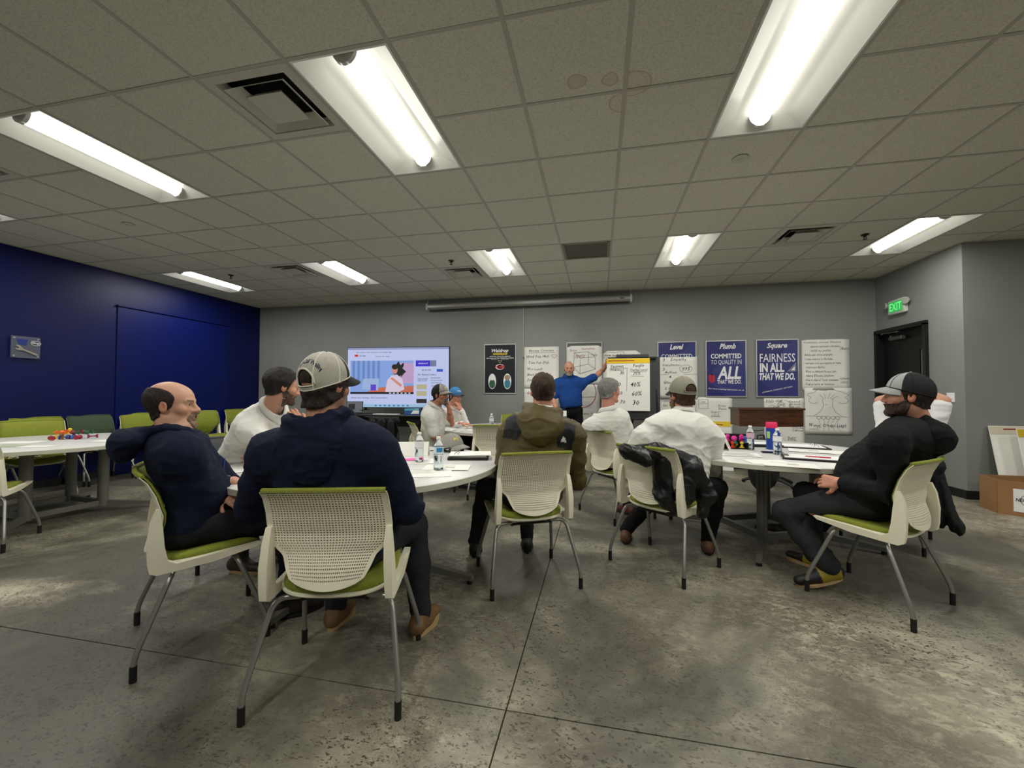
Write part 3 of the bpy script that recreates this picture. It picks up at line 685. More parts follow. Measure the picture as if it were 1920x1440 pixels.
chair(chair_a, *CH4[0], *CH4[1], 'cream chair with a black jacket slung over its back')
chair(chair_a, *CH5[0], *CH5[1], 'cream chair seen side on under the bearded man in black hoodie')
chair(chair_a, *CH6[0], *CH6[1], 'cream chair under the grey-haired man in white shirt')
chair(chair_far, -1.22, 4.83, -.1, 1, 'empty cream chair drawn up to the far table, back to us')
chair(chair_far, -1.42, 6.80, .05, -1, 'green-padded chair behind the far table below the dark mascot poster')
chair(chair_far, -2.55, 5.70, .9, -.1, 'green-padded chair under the man in black and grey cap')
chair(chair_far, -6.16, 3.40, .92, -.38, 'lime chair pulled up to the side table, nearest the toys').scale = (1.05,) * 3
for (x, y, fx, fy, s_, lb) in ((-6.80, 3.22, 1, -.1, chair_far, 'lime chair against the blue wall, cut by the picture edge'),
        (-6.80, 3.86, 1, -.1, chair_far, 'lime chair against the blue wall, directly behind the toy pile'),
        (-6.80, 4.42, 1, -.1, chair_g, 'dark green chair standing among the lime ones by the blue wall'),
        (-6.78, 5.02, 1, -.2, chair_far, 'lime chair by the blue wall just left of the balding head'),
        (-6.70, 5.98, 1, -.25, chair_far, 'lime chair by the blue wall between balding man and white shirt'),
        (-6.70, 6.72, 1, -.3, chair_far, 'lime chair in the corner of the blue and grey walls')):
    chair(s_, x, y, fx, fy, lb).scale = (1.05,) * 3
chair(chair_far, -4.86, 2.32, -.62, .78, 'lime-seated chair at the near side of the side table, cut off')
chair(chair_k, -2.98, 2.98, .95, -.2, 'charcoal-backed chair under the man leaning with hand at chin')
chair(chair_k, -2.42, 5.0, .35, .93, 'charcoal chair hidden under a hanging black cloth')
chair(chair_k, 2.30, 4.12, -.97, .1, 'dark chair under the man with hands behind his head')
# ------------------------------------------------------------------ round tables
LAM = mat('grey white laminate', (206, 206, 202), .38, mottle=(160, (214, 214, 210)))
EDGE = mat('table edge band', (196, 193, 178), .5)
def round_table(x, y, R, ang, post, label, rb=.40, legm=None):
    t = empty('round_table', (x, y, 0), 0, label, 'table', 'round tables on four-post bases'); n = 72; LG = legm or mat('grey table leg', (122, 121, 112), .4, .3)
    mb = MB(); mb.lathe([(0, .74), (R - .004, .74), (R, .737), (R, .706), (R - .004, .703), (0, .703)][::-1], seg=n, mis=[1, 1, 1, 1, 0][::1]); mb.build('tabletop', [LAM, EDGE], t, True)
    P4 = []
    for k in range(4):
        a = math.radians(ang + 90 * k); c, s_ = math.cos(a), math.sin(a); px, py = rb * c, rb * s_; P4.append((px, py))
        MB().tube([(px, py, .05), (px, py, .703)], post, 14).build('post', LG, t, True)
        mb = MB(); d = V(c, s_, 0)
        a0, a1 = V(px, py, .085), V(.88 * R * c, .88 * R * s_, .045); q = V(-s_, c, 0) * .024; up = V(0, 0, 1)
        P = [a0 - q - up * .035, a0 + q - up * .035, a0 + q + up * .02, a0 - q + up * .02, a1 - q * .8 - up * .02, a1 + q * .8 - up * .02, a1 + q * .8 + up * .01, a1 - q * .8 + up * .01]
        mb.add(P, [(0, 3, 2, 1), (4, 5, 6, 7), (0, 1, 5, 4), (1, 2, 6, 5), (2, 3, 7, 6), (3, 0, 4, 7)]); ft = mb.build('foot', LG, t)
        MB().tube([(a1[0] - .02 * c, a1[1] - .02 * s_, 0), (a1[0] - .02 * c, a1[1] - .02 * s_, .03)], .018, 10).build('glide', BLKR, ft, True)
    for k in range(4):
        a, b_ = P4[k], P4[(k + 1) % 4]; d = np.array(b_) - np.array(a); L = np.linalg.norm(d)
        MB().box(((a[0] + b_[0]) / 2, (a[1] + b_[1]) / 2, .085), (L, .035, .05), rz=math.atan2(d[1], d[0])).build('beam', LG, t)
        MB().box(((a[0] + b_[0]) / 2, (a[1] + b_[1]) / 2, .685), (L, .035, .03), rz=math.atan2(d[1], d[0])).build('top_rail', LG, t)
    return t
TL, TR, TF, TS = (-1.60, 2.65), (1.42, 4.00), (-1.32, 5.76), (-5.41, 3.10)
round_table(*TL, .915, -6, .036, 'round pale table between the navy hoodies and the olive jacket')
round_table(*TR, .915, -112, .038, 'round pale table in front of the bearded man in black', rb=.36, legm=mat('dark table leg', (112, 112, 106), .38, .4))
round_table(*TF, .915, 20, .036, 'round pale table at the far end where two capped men sit')
round_table(*TS, .93, 38, .045, 'round pale side table holding the pile of toys')
# ================================================================== BACK WALL: papers, posters, screen
PAPER = mat('flipchart paper', (243, 242, 235), .8, mottle=(2.2, (234, 232, 224)))
INK = mat('marker ink', (48, 50, 56), .7); INKR = mat('red marker ink', (150, 48, 44), .7); FRM = mat('silver snap frame', (196, 197, 196), .32, .6)
PRT_W = mat('white print', (240, 240, 238), .6); PRT_B = mat('navy print', (42, 45, 108), .4); PRT_B2 = mat('navy print tint', (54, 58, 122), .4); PRT_R = mat('red print', (186, 34, 52), .5)
PRT_Y = mat('yellow print', (228, 196, 40), .5); PRT_K = mat('black print', (24, 26, 32), .35); PRT_G = mat('grey print', (128, 132, 150), .5)
INKG = mat('grey marker', (120, 122, 120), .7)
def sheet(x0, z0, x1, z1, label, cat='paper sheet', name='paper_sheet', y=YB - .004, curl=.01, skew=0, cut=0, group='handwritten sheets on the back wall', m=None):
    """a big paper sheet taped to the wall, slightly bowed; returns its root (origin top left, x right, z up)"""
    t = empty(name, (x0, y, z1), 0, label, cat, group); W, Hh = x1 - x0, z1 - z0; nx, nz = 8, 10; P = []; r = random.Random(int(x0 * 100) + int(z0 * 10))
    ph = r.uniform(0, 6)
    def off(a, b_): return -(curl * (.25 + .75 * b_ ** 2) * (.6 + .4 * math.sin(a * 5 + ph))) if curl else 0
    for k in (0, 1):
        for j in range(nz + 1):
            for i in range(nx + 1):
                a, b_ = i / nx, j / nz; z = -b_ * Hh; 
                if cut and j == 0 and i in (0, nx): z -= cut
                P.append((a * W + skew * b_, off(a, b_) + .0012 * k, z))
    K = (nx + 1) * (nz + 1); f = []
    for j in range(nz):
        for i in range(nx):
            q = (j * (nx + 1) + i, (j + 1) * (nx + 1) + i, (j + 1) * (nx + 1) + i + 1, j * (nx + 1) + i + 1); f.append(q); f.append(tuple(K + x for x in reversed(q)))
    rim = [i for i in range(nx)] + [j * (nx + 1) + nx for j in range(nz)] + [nz * (nx + 1) + i for i in range(nx, 0, -1)] + [j * (nx + 1) for j in range(nz, 0, -1)]
    for a, b_ in zip(rim, rim[1:] + rim[:1]): f.append((a, b_, K + b_, K + a))
    MB().add(P, f).build('sheet', m or PAPER, t, 2)
    t['_'] = 0; del t['_']
    def fit(mb):      # lay lettering onto the bowed paper
        for v in mb.v:
            a = np.clip((v[:, 0] - skew * (-v[:, 2] / Hh)) / W, 0, 1); b_ = np.clip(-v[:, 2] / Hh, 0, 1)
            gx = np.minimum((a * nx).astype(int), nx - 1); gz = np.minimum((b_ * nz).astype(int), nz - 1)
            o = [min(off(i / nx, j / nz), off((i + 1) / nx, j / nz), off(i / nx, (j + 1) / nz), off((i + 1) / nx, (j + 1) / nz)) for i, j in zip(gx, gz)]
            v[:, 1] += np.array(o) - .0012
        return mb
    return t, W, Hh, fit
def put(t, fit, mb, m, name='lettering'):
    if mb.n: return fit(mb).build(name, m, t)
def framed(px0, px1, zt, zb, label, fill, name='framed_poster'):
    x0, x1 = px0, px1; W, Hh = x1 - x0, zt - zb
    t = empty(name, (x0, YB - .018, zt), 0, label, 'poster', 'framed posters on the back wall'); b_ = .02; mb = MB()
    for c, d in (((W / 2, .006, -b_ / 2), (W, .022, b_)), ((W / 2, .006, -Hh + b_ / 2), (W, .022, b_)), ((b_ / 2, .006, -Hh / 2), (b_, .022, Hh - 2 * b_)), ((W - b_ / 2, .006, -Hh / 2), (b_, .022, Hh - 2 * b_))): mb.box(c, d, bev=.003)
    mb.build('frame', FRM, t, True); MB().box((W / 2, .010, -Hh / 2), (W - .03, .008, Hh - .03)).build('print', fill, t)
    return t, W, Hh
YP = .0045
# --- dark mascot poster (mascots themselves left out as plain badges)
t, W, Hh = framed(-2.103, -1.487, 2.16, 1.225, 'black framed poster with script heading and yellow band', PRT_K)
mb = MB(); text(mb, 'Waldrop', W / 2, -.155, .062, .32, bold=.022, shear=.35, y=YP); text(mb, 'OFFICIAL HVAC/PLUMBING', W / 2, -.245, .020, .40, bold=.02, y=YP); text(mb, 'PROVIDER OF THE GREENVILLE DRIVE', W / 2, -.278, .020, .52, bold=.02, y=YP)
stroke(mb, [(.14, -.29), (W / 2 - .03, -.29)], .003, YP); stroke(mb, [(W / 2 + .03, -.29), (W - .14, -.29)], .003, YP)
stroke(mb, [(W / 2, -.355), (W / 2 - .03, -.32), (W / 2 - .02, -.30), (W / 2, -.31), (W / 2 + .02, -.30), (W / 2 + .03, -.32), (W / 2, -.355)], .004, YP); mb.build('lettering', PRT_W, t)
mb = MB(); poly(mb, [(.17, -.175), (.45, -.170), (.44, -.205), (.18, -.205)], YP); mb.build('yellow_band', PRT_Y, t)
mb = MB(); text(mb, 'HEATING COOLING PLUMBING', W / 2, -.196, .014, .24, bold=.02, y=YP - .001); mb.build('band_lettering', PRT_K, t)
mb = MB(); poly(mb, arc(W / 2, -.43, .085, .052), YP, 0); poly(mb, arc(W / 2 + .01, -.43, .074, .044), YP - .0006, 1); stroke(mb, arc(W / 2 + .01, -.43, .045, .026, 50, 320), .016, YP - .0012, 2); stroke(mb, [(W / 2 - .10, -.435), (W / 2 - .05, -.42)], .012, YP - .001, 1)
mb.build('round_emblem', [PRT_W, PRT_R, PRT_W], t)
GRD = mat('green print', (52, 96, 66), .5); TEAL = mat('teal print', (60, 130, 150), .5); TAN = mat('tan print', (170, 140, 116), .5)
for cx, c1, c2 in ((.16, GRD, PRT_W), (.45, TEAL, TAN)):
    mb = MB(); poly(mb, arc(cx, -.70, .075, .145), YP, 0); poly(mb, arc(cx, -.745, .058, .085), YP - .0006, 1); poly(mb, arc(cx, -.63, .052, .05), YP - .0008, 2); mb.build('badge', [PRT_W, c1, c2], t)
# --- level / plumb / square posters
def cpost(x0, zt, head, label):
    t, W, Hh = framed(x0, x0 + .632, zt, zt - .95, label, PRT_B); mb = MB(); poly(mb, [(.02, -.62), (.55, -.02), (W - .02, -.02), (W - .02, -.93), (.3, -.93)], .0052); mb.build('tint_panel', PRT_B2, t)
    return t, W, Hh
t, W, Hh = cpost(.992, 2.13, 'Level', 'framed navy poster headed Level, half covered by paper'); mb = MB()
text(mb, 'Level', W / 2, -.135, .085, .22, bold=.03, shear=.3, y=YP); text(mb, 'COMMITTED', W / 2, -.30, .085, .50, bold=.0, y=YP); text(mb, 'TO FAIRNESS', W / 2, -.42, .085, .50, y=YP); mb.build('lettering', PRT_W, t)
t, W, Hh = cpost(1.763, 2.13, 'Plumb', 'framed navy poster headed Plumb with red bob'); mb = MB()
text(mb, 'Plumb', W / 2 + .03, -.14, .085, .25, bold=.03, shear=.3, y=YP); text(mb, 'COMMITTED', .085, -.30, .075, .47, 'l', bold=.028, y=YP); text(mb, 'TO QUALITY IN', .085, -.40, .075, .47, 'l', bold=-.002, y=YP)
text(mb, 'ALL', .185, -.64, .20, .36, 'l', bold=.03, shear=.2, y=YP); text(mb, 'THAT WE DO.', .18, -.725, .065, .37, 'l', bold=.022, y=YP); text(mb, 'that leave a lasting impression on all.', W / 2, -.83, .026, .55, shear=.2, rot=-.06, y=YP); mb.build('lettering', PRT_W, t)
mb = MB(); stroke(mb, [(.098, -.40), (.098, -.56)], .004, YP, 1); poly(mb, [(.05, -.58), (.145, -.58), (.145, -.68), (.098, -.715), (.05, -.68)], YP); poly(mb, [(.085, -.555), (.111, -.555), (.111, -.58), (.085, -.58)], YP, 1); stroke(mb, [(.098, -.59), (.098, -.69)], .004, YP - .001, 1); mb.build('plumb_bob', [PRT_R, PRT_K], t)
t, W, Hh = cpost(2.532, 2.13, 'Square', 'framed navy poster headed Square, nearest the tree drawing'); mb = MB()
text(mb, 'Square', W / 2, -.14, .080, .30, bold=.03, shear=.3, y=YP); text(mb, 'FAIRNESS', .06, -.37, .135, .52, 'l', bold=.004, y=YP); text(mb, 'IN ALL', .06, -.53, .135, .36, 'l', bold=.04, y=YP)
text(mb, 'THAT WE DO.', .05, -.66, .105, .52, 'l', bold=.04, shear=.2, y=YP); text(mb, 'customers, company, and team.', W / 2, -.83, .028, .46, shear=.2, rot=.22, y=YP); mb.build('lettering', PRT_W, t)
mb = MB(); poly(mb, [(.46, -.53), (.59, -.53), (.59, -.38)], YP); poly(mb, [(.515, -.51), (.57, -.51), (.57, -.445)], YP - .001, 1); mb.build('set_square', [PRT_G, PRT_W], t)
# --- silver frame with the cube sheet
t, W, Hh = framed(-.565, .07, 2.155, 1.21, 'silver snap frame with a cube sketch sheet taped over it', mat('grey print board', (96, 98, 94), .5)); 
t, W, Hh, fit = sheet(-.555, 1.40, .06, 2.09, 'curling sheet with a red-labelled cube sketch', y=YB - .026, curl=.02, cut=.03); K = MB(); Rr = MB(); s = lambda *p: stroke(K, p, .005)
s((.13, -.12), (.38, -.11), (.50, -.20), (.24, -.22), (.13, -.12)); s((.13, -.12), (.12, -.38), (.23, -.50), (.24, -.22)); s((.23, -.50), (.50, -.42), (.50, -.20)); s((.12, -.38), (.38, -.33), (.50, -.42)); s((.38, -.33), (.38, -.11))
hand(K, 'Constant Meet Co', .10, -.60, .035, .42)
for x, z, q in ((.06, -.10, 'Price'), (.26, -.07, 'Guarantee'), (.14, -.22, 'Service'), (.43, -.18, 'Help'), (.16, -.19, 'Quality'), (.02, -.36, 'R')): hand(Rr, q, x, z, .036)
stroke(Rr, arc(.05, -.33, .03, .05), .005); put(t, fit, K, INK, 'sketch'); put(t, fit, Rr, INKR, 'red_lettering')
# --- other sheets
t, W, Hh, fit = sheet(-1.338, 1.33, -.70, 2.09, 'sheet headed Review Contest beside the screen pull cord'); K = MB()
for z, q, x, w_ in ((-.09, 'Review Constest', .09, .46), (-.20, 'Wed Feb 14th', .04, .42), (-.31, '-Tues Feb 20th', .06, .40), (-.43, 'Win Lunch', .06, .28), (-.53, 'Black Dolphin Feb', .06, .44), (-.63, 'Dinner $', .06, .25)): hand(K, q, x, z, .045, w_)
stroke(K, [(.08, -.11), (.57, -.11)], .005); stroke(K, [(.55, -.215), (.50, -.17), (.52, -.145), (.55, -.16), (.58, -.145), (.60, -.17), (.55, -.215)], .005); put(t, fit, K, INK)
t, W, Hh, fit = sheet(-1.335, .56, -.72, 1.325, 'second sheet hung directly under the contest sheet'); K = MB(); Rr = MB()
for k, q in enumerate(('3 calls a day', 'ask for it', 'follow up', 'thank you')): hand(K, q, .05, -.30 - k * .09, .03, .34)
hand(Rr, 'Goals', .05, -.10, .05); put(t, fit, K, INK); put(t, fit, Rr, INKR, 'red_lettering')
t, W, Hh, fit = sheet(-.62, .60, .02, 1.42, 'sheet with a big red circle behind the presenter', y=YB - .030, curl=.015); K = MB(); Rr = MB(); stroke(Rr, arc(.34, -.17, .24, .26), .012); stroke(Rr, [(.12, -.26), (.57, -.24)], .008); stroke(Rr, [(.30, -.26), (.32, -.55)], .008); hand(K, 'K. Dont ?', .14, -.56, .05, .38); hand(K, 'RUSS', .12, -.68, .07, .25); stroke(K, [(.02, -.60), (.60, -.59)], .004)
for a in range(7): stroke(K, [(.26 + a * .03, -.32), (.38 + a * .02, -.44)], .003)
put(t, fit, K, INKG); put(t, fit, Rr, INKR, 'red_lettering')
t, W, Hh, fit = sheet(-.58, .22, .05, .60, 'lowest sheet below the red circle sheet', curl=.012); K = MB(); hand(K, 'how > what', .12, -.10, .05, .35); stroke(K, arc(.40, -.24, .04, .035), .006); stroke(K, arc(.44, -.31, .03, .03), .006); stroke(K, [(.2, -.2), (.35, -.3)], .005); put(t, fit, K, INK)
t, W, Hh, fit = sheet(.075, 1.30, .72, 1.99, 'sheet headed How much peeking out behind the easel', cut=.05, curl=.02); K = MB(); hand(K, 'How much $', .04, -.10, .045, .28); hand(K, 'Why', .04, -.18, .04); stroke(K, [(.02, -.03), (.36, -.02), (.36, -.115), (.02, -.12)], .004, closed=True); put(t, fit, K, INK)
t, W, Hh, fit = sheet(.99, 1.16, 1.63, 1.86, 'sheet with 995 circled taped over the Level poster', y=YB - .028, curl=.012); K = MB()
for x, z, q, h in ((.09, -.07, '3', .05), (.22, -.06, 'Empathy', .045), (.08, -.15, 'Statements-', .04), (.09, -.23, '3', .05), (.12, -.28, 'Action', .045), (.19, -.36, '4', .05), (.10, -.45, 'Questions', .045), (.12, -.56, '5 Close', .045), (.40, -.23, '995', .06)): hand(K, q, x, z, h)
stroke(K, arc(.46, -.20, .10, .065), .004); stroke(K, [(.0, -.30), (.64, -.295)], .004); put(t, fit, K, INK)
t, W, Hh, fit = sheet(1.0, .50, 1.62, 1.155, 'sheet below the circled 995 sheet', curl=.01); K = MB(); hand(K, 'Comm.', .05, -.06, .04); 
for k in range(4): hand(K, '. list', .05, -.14 - k * .09, .04)
put(t, fit, K, INK)
t, W, Hh, fit = sheet(1.60, .42, 2.17, 1.18, 'curling sheet with a boxed chart below the Plumb poster', curl=.03, cut=.02); K = MB()
stroke(K, [(.05, -.04), (.20, -.04), (.20, -.19), (.05, -.19)], .004, closed=True); stroke(K, [(.05, -.11), (.20, -.11)], .004); hand(K, 'one', .09, -.09, .03); hand(K, 'Price', .36, -.16, .035); hand(K, 'Demo', .36, -.21, .035); stroke(K, [(.26, -.28), (.36, -.30), (.36, -.24), (.40, -.24)], .004); hand(K, 'Copy', .24, -.26, .03); hand(K, 'Consult', .24, -.33, .03); put(t, fit, K, INK)
t, W, Hh, fit = sheet(2.65, .36, 3.23, 1.17, 'sheet headed Roles with clustered bubbles below the Square poster', curl=.012); K = MB()
hand(K, 'ROLES: HERE', .03, -.06, .035, .24); stroke(K, [(.02, -.07), (.14, -.07)], .004); stroke(K, arc(.25, -.115, .055, .045), .004); stroke(K, arc(.30, -.11, .09, .075), .004); hand(K, '995', .22, -.13, .035); stroke(K, arc(.12, -.155, .05, .04), .004); hand(K, 'OK', .09, -.17, .035); stroke(K, [(.17, -.15), (.21, -.14)], .008)
for k, q in enumerate(('Speed', 'get note', 'Time mile', 'Presentation', 'Your questions', 'Demeanor', 'Agreement', 'Email', 'Bid', 'Sheets', 'Close', 'Cabinet')): hand(K, q, .36 if k < 4 else .40, -.07 - k * .042, .028, .17)
hand(K, 'DISC', .34, -.68, .05, .12); put(t, fit, K, INK)
t, W, Hh, fit = sheet(3.21, 1.30, 3.88, 2.11, 'tall sheet listing objections in handwritten bullets', curl=.012, cut=.01); K = MB()
LN = ('-Consistently overcome Objections', 'supports customers confidence', 'builds my profits', '-Build value when available', '-Create urgency in the home', '- Increase cost perception of Value', '- Confidence Builder', '- Work on mindset/Success Jobs', '- Asking Effective Questions', '- How to deal w/ Upset customers', '- Deal properly w/ Rejection')
for k, q in enumerate(LN): hand(K, q, (.02, .12, .13)[k] if k < 3 else .03, -.06 - k * .067, .034, (.54, .42, .28)[k] if k < 3 else .015 * len(q))
hand(K, '(Russ)', .54, -.17, .045, .12); hand(K, '(Callbacks)', .53, -.64, .03, .13); hand(K, '(Chris)', .54, -.70, .03, .10); put(t, fit, K, INK)
t, W, Hh, fit = sheet(3.235, .60, 3.90, 1.335, 'sheet with a drawn tree and words Weeps Creeps Leaps', curl=.006, y=YB - .012); K = MB()
cr = [(.33 + .27 * math.cos(a) * (1 + .1 * math.sin(7 * a)), -.13 + .10 * math.sin(a) * (1 + .12 * math.cos(9 * a))) for a in np.linspace(-.25, PI + .25, 40)]; stroke(K, cr, .004)
stroke(K, arc(.13, -.20, .07, .05, 120, 330), .004); stroke(K, arc(.54, -.20, .07, .05, -150, 60), .004); stroke(K, [(.25, -.17), (.27, -.28), (.22, -.38), (.13, -.45)], .004); stroke(K, [(.40, -.17), (.39, -.28), (.43, -.38), (.52, -.45)], .004); stroke(K, [(.02, -.45), (.60, -.46)], .004)
for a, b_ in (((.28, -.18), (.22, -.11)), ((.30, -.17), (.28, -.09)), ((.33, -.17), (.36, -.09)), ((.36, -.17), (.42, -.11)), ((.38, -.18), (.47, -.13)), ((.30, -.26), (.32, -.28)), ((.35, -.30), (.37, -.32))): stroke(K, [a, b_], .004)
for k in range(5): stroke(K, arc(.20 + k * .065, -.475, .03, .022), .004); stroke(K, [(.20 + k * .07, -.50), (.22 + k * .05, -.58), (.18 + k * .08, -.68)], .003)
hand(K, 'Weeps, Creeps, Leaps', .06, -.62, .055, .52); stroke(K, [(.06, -.66), (.18, -.655)], .004); put(t, fit, K, INK)
# --- retracted roller screen under the ceiling with its pull cord
t = empty('roller_screen', (-3.225, YB - .09, 0), 0, 'long silver retracted projector screen case under the ceiling', 'projector screen'); L = 3.80
SCR = mat('screen case', (176, 176, 170), .35, .5)
mb = MB(); pr_ = [(-.05, 2.93), (-.062, 2.905), (-.055, 2.865), (-.02, 2.835), (.03, 2.835), (.05, 2.865), (.05, 2.93), (0, 2.945)]; n = len(pr_)
P = [(0, y, z) for y, z in pr_] + [(L, y, z) for y, z in pr_]; mb.add(P, [tuple(range(n)), tuple(range(2 * n - 1, n - 1, -1))] + [(i, n + i, n + (i + 1) % n, (i + 1) % n) for i in range(n)]); mb.build('case', SCR, t)
MB().box((L / 2, .0, 2.828), (L - .12, .03, .022), bev=.004).build('bottom_bar', BLKPL, t)
for x in (.02, L - .02): mb = MB(); mb.box((x, .0, 2.885), (.035, .125, .125), bev=.006); mb.tube([(x, 0, 2.945), (x, 0, 3.045)], .006, 6); mb.build('end_bracket', mat('bracket enamel', (204, 204, 198), .4), t)
MB().box((L - .17, -.0615, 2.888), (.075, .003, .016)).build('badge', BLKPL, t)
cd = MB().tube([(1.886, .02, 2.83), (1.887, .02, 2.4), (1.884, .05, 1.9)], .004, 6).build('pull_cord', mat('white cord', (200, 200, 194), .6), t); MB().lathe([(0, 0), (.008, .002), (.010, .02), (.004, .03), (0, .03)], (1.884, .05, 1.875), 10).build('pull_knob', BLKPL, cd)
# --- exit sign, switch plate, outlet, acrylic plaque
t = empty('exit_sign', (XD - .03, 6.885, 2.50), -PI / 2, 'white exit sign with green letters and two emergency lamps', 'exit sign')
EXW = mat('sign housing', (206, 208, 200), .45); EXG = mat('lit green letters', (92, 224, 120), .5, emit=1.1); EXD = mat('lit green panel', (70, 176, 96), .5, emit=.45)
MB().box((0, .0, 0), (.33, .06, .21), bev=.012).build('housing', EXW, t, True); MB().box((0, -.031, 0), (.27, .004, .155)).build('face', EXD, t)
mb = MB(); text(mb, 'EXIT', 0, -.055, .11, .24, bold=.01, y=-.034); mb.build('lettering', EXG, t)
for s_ in (-1, 1):
    mb = MB(); mb.tube([(s_ * .165, 0, .0), (s_ * .20, -.01, .035)], .016, 8); mb.build('lamp_arm', EXW, t); MB().lathe([(0, -.035), (.03, -.03), (.05, 0), (.048, .012), (0, .014)][::1], (0, 0, 0), 18).build('emergency_lamp', mat('lamp glass', (176, 178, 170), .25), t, True, M=Matrix.Translation((s_ * .205, -.03, .045)) @ Matrix.Rotation(PI / 2, 4, 'X') @ Matrix.Rotation(s_ * .3, 4, 'Y'))
t = empty('light_switch', (XD - .004, 6.055, 1.195), -PI / 2, 'double white light switch plate beside the black door', 'light switch')
MB().box((0, 0, 0), (.115, .007, .115), bev=.002).build('plate', PRT_W, t)
for s_ in (-1, 1): MB().box((s_ * .023, -.008, .0), (.010, .012, .022), bev=.002).build('toggle', PRT_W, t)
t = empty('wall_outlet', (-3.87, YB - .004, .72), 0, 'wall outlet with a plugged cable behind the television desk', 'outlet')
MB().box((0, 0, 0), (.08, .008, .12), bev=.002).build('plate', mat('outlet grey', (150, 150, 144), .5), t); MB().box((0, -.025, .02), (.035, .045, .03), bev=.004).build('plug', BLKPL, t)
MB().tube([(0, -.04, .01), (-.02, -.06, -.1), (-.05, -.03, -.35), (-.05, -.03, -.66)], .005, 6).build('cable', PRT_W, t, True)
t = empty('wrench_plaque', (XB + .03, 3.765, 1.80), PI / 2, 'clear acrylic plaque holding an adjustable wrench on blue wall', 'plaque')
ACR = mat('clear acrylic', (200, 206, 220), .08, trans=.85, ior=1.3)
MB().box((0, .0, 0), (.27, .008, .27), bev=.002).build('acrylic_panel', ACR, t)
for a in (-1, 1):
    for b_ in (-1, 1): MB().tube([(a * .11, .03, b_ * .11), (a * .11, -.008, b_ * .11)], .011, 12).build('standoff', mat('bright standoff', (226, 226, 226), .2, 1), t, True)
WR = mat('chromed wrench', (176, 170, 158), .3, .8); mb = MB(); an = -.42; ca, sa = math.cos(an), math.sin(an); R2 = [[ca, 0, -sa], [0, 1, 0], [sa, 0, ca]]
R2 = np.array([[ca, 0, sa * -1], [0, 1, 0], [sa, 0, ca]])
hp = [(-.11, .028), (-.085, .034), (-.055, .018), (-.03, .010), (.09, .013), (.115, .010), (.118, -.004), (.09, -.012), (-.03, -.009), (-.05, -.020), (-.08, -.030), (-.105, -.022), (-.10, -.012), (-.078, -.010), (-.078, .008), (-.112, .014)]
c3 = [V(x, 0, z) for x, z in hp]; P = [R2 @ (p + V(0, -.016, 0)) for p in c3] + [R2 @ (p + V(0, -.008, 0)) for p in c3]; n = len(hp)
mb.add([p + V(0, 0, -.045) for p in P], [tuple(range(n - 1, -1, -1)), tuple(range(n, 2 * n))] + [(i, (i + 1) % n, n + (i + 1) % n, n + i) for i in range(n)]); mb.build('wrench', WR, t)
mb = MB(); stroke(mb, arc(.09, .06, .045, .028), .008, -.006); stroke(mb, [(.04, .06), (.14, .06)], .007, -.006); stroke(mb, [(.05, .085), (.13, .035)], .006, -.006); mb.build('logo', PRT_W, t)
mb = MB(); poly(mb, [(-.09, .10), (.02, .10), (.0, .02), (-.07, .03)], -.005); mb.build('blue_print', mat('blue print', (30, 50, 130), .5), t)
# ================================================================== PEOPLE
SKINM = mat('skin', (200, 150, 120), .5, attr=True, bump=(260, .06), spec=.4)
HAIRM = mat('hair', (60, 45, 35), .62, attr=True, bump=(150, .8, (1, 1, .25)), spec=.35)
CLOTH = mat('woven cloth', (100, 100, 100), .88, attr=True, bump=(380, .12), spec=.2)
SHELLC = mat('nylon shell cloth', (60, 60, 30), .55, attr=True, bump=(60, .12), spec=.35)
EYEW = mat('eye white', (214, 208, 200), .25); EYED = mat('eye iris', (40, 28, 20), .15)
SHOEM = mat('shoe leather', (60, 45, 30), .55, attr=True, bump=(120, .15)); SOLE = mat('shoe sole', (176, 148, 104), .6); SOLEK = mat('dark shoe sole', (30, 27, 24), .7)
lc = lambda c: np.array(lin(c)[:3])
def Lc(chx, x, y, z):
    (cx, cy), f = chx; r = (f[1], -f[0]); return V(cx + r[0] * x + f[0] * y, cy + r[1] * x + f[1] * y, z)
def cdir(r, d, z=0): return nrm(V(r * RC[0, 0] + d * RC[0, 1], r * RC[1, 0] + d * RC[1, 1], z))
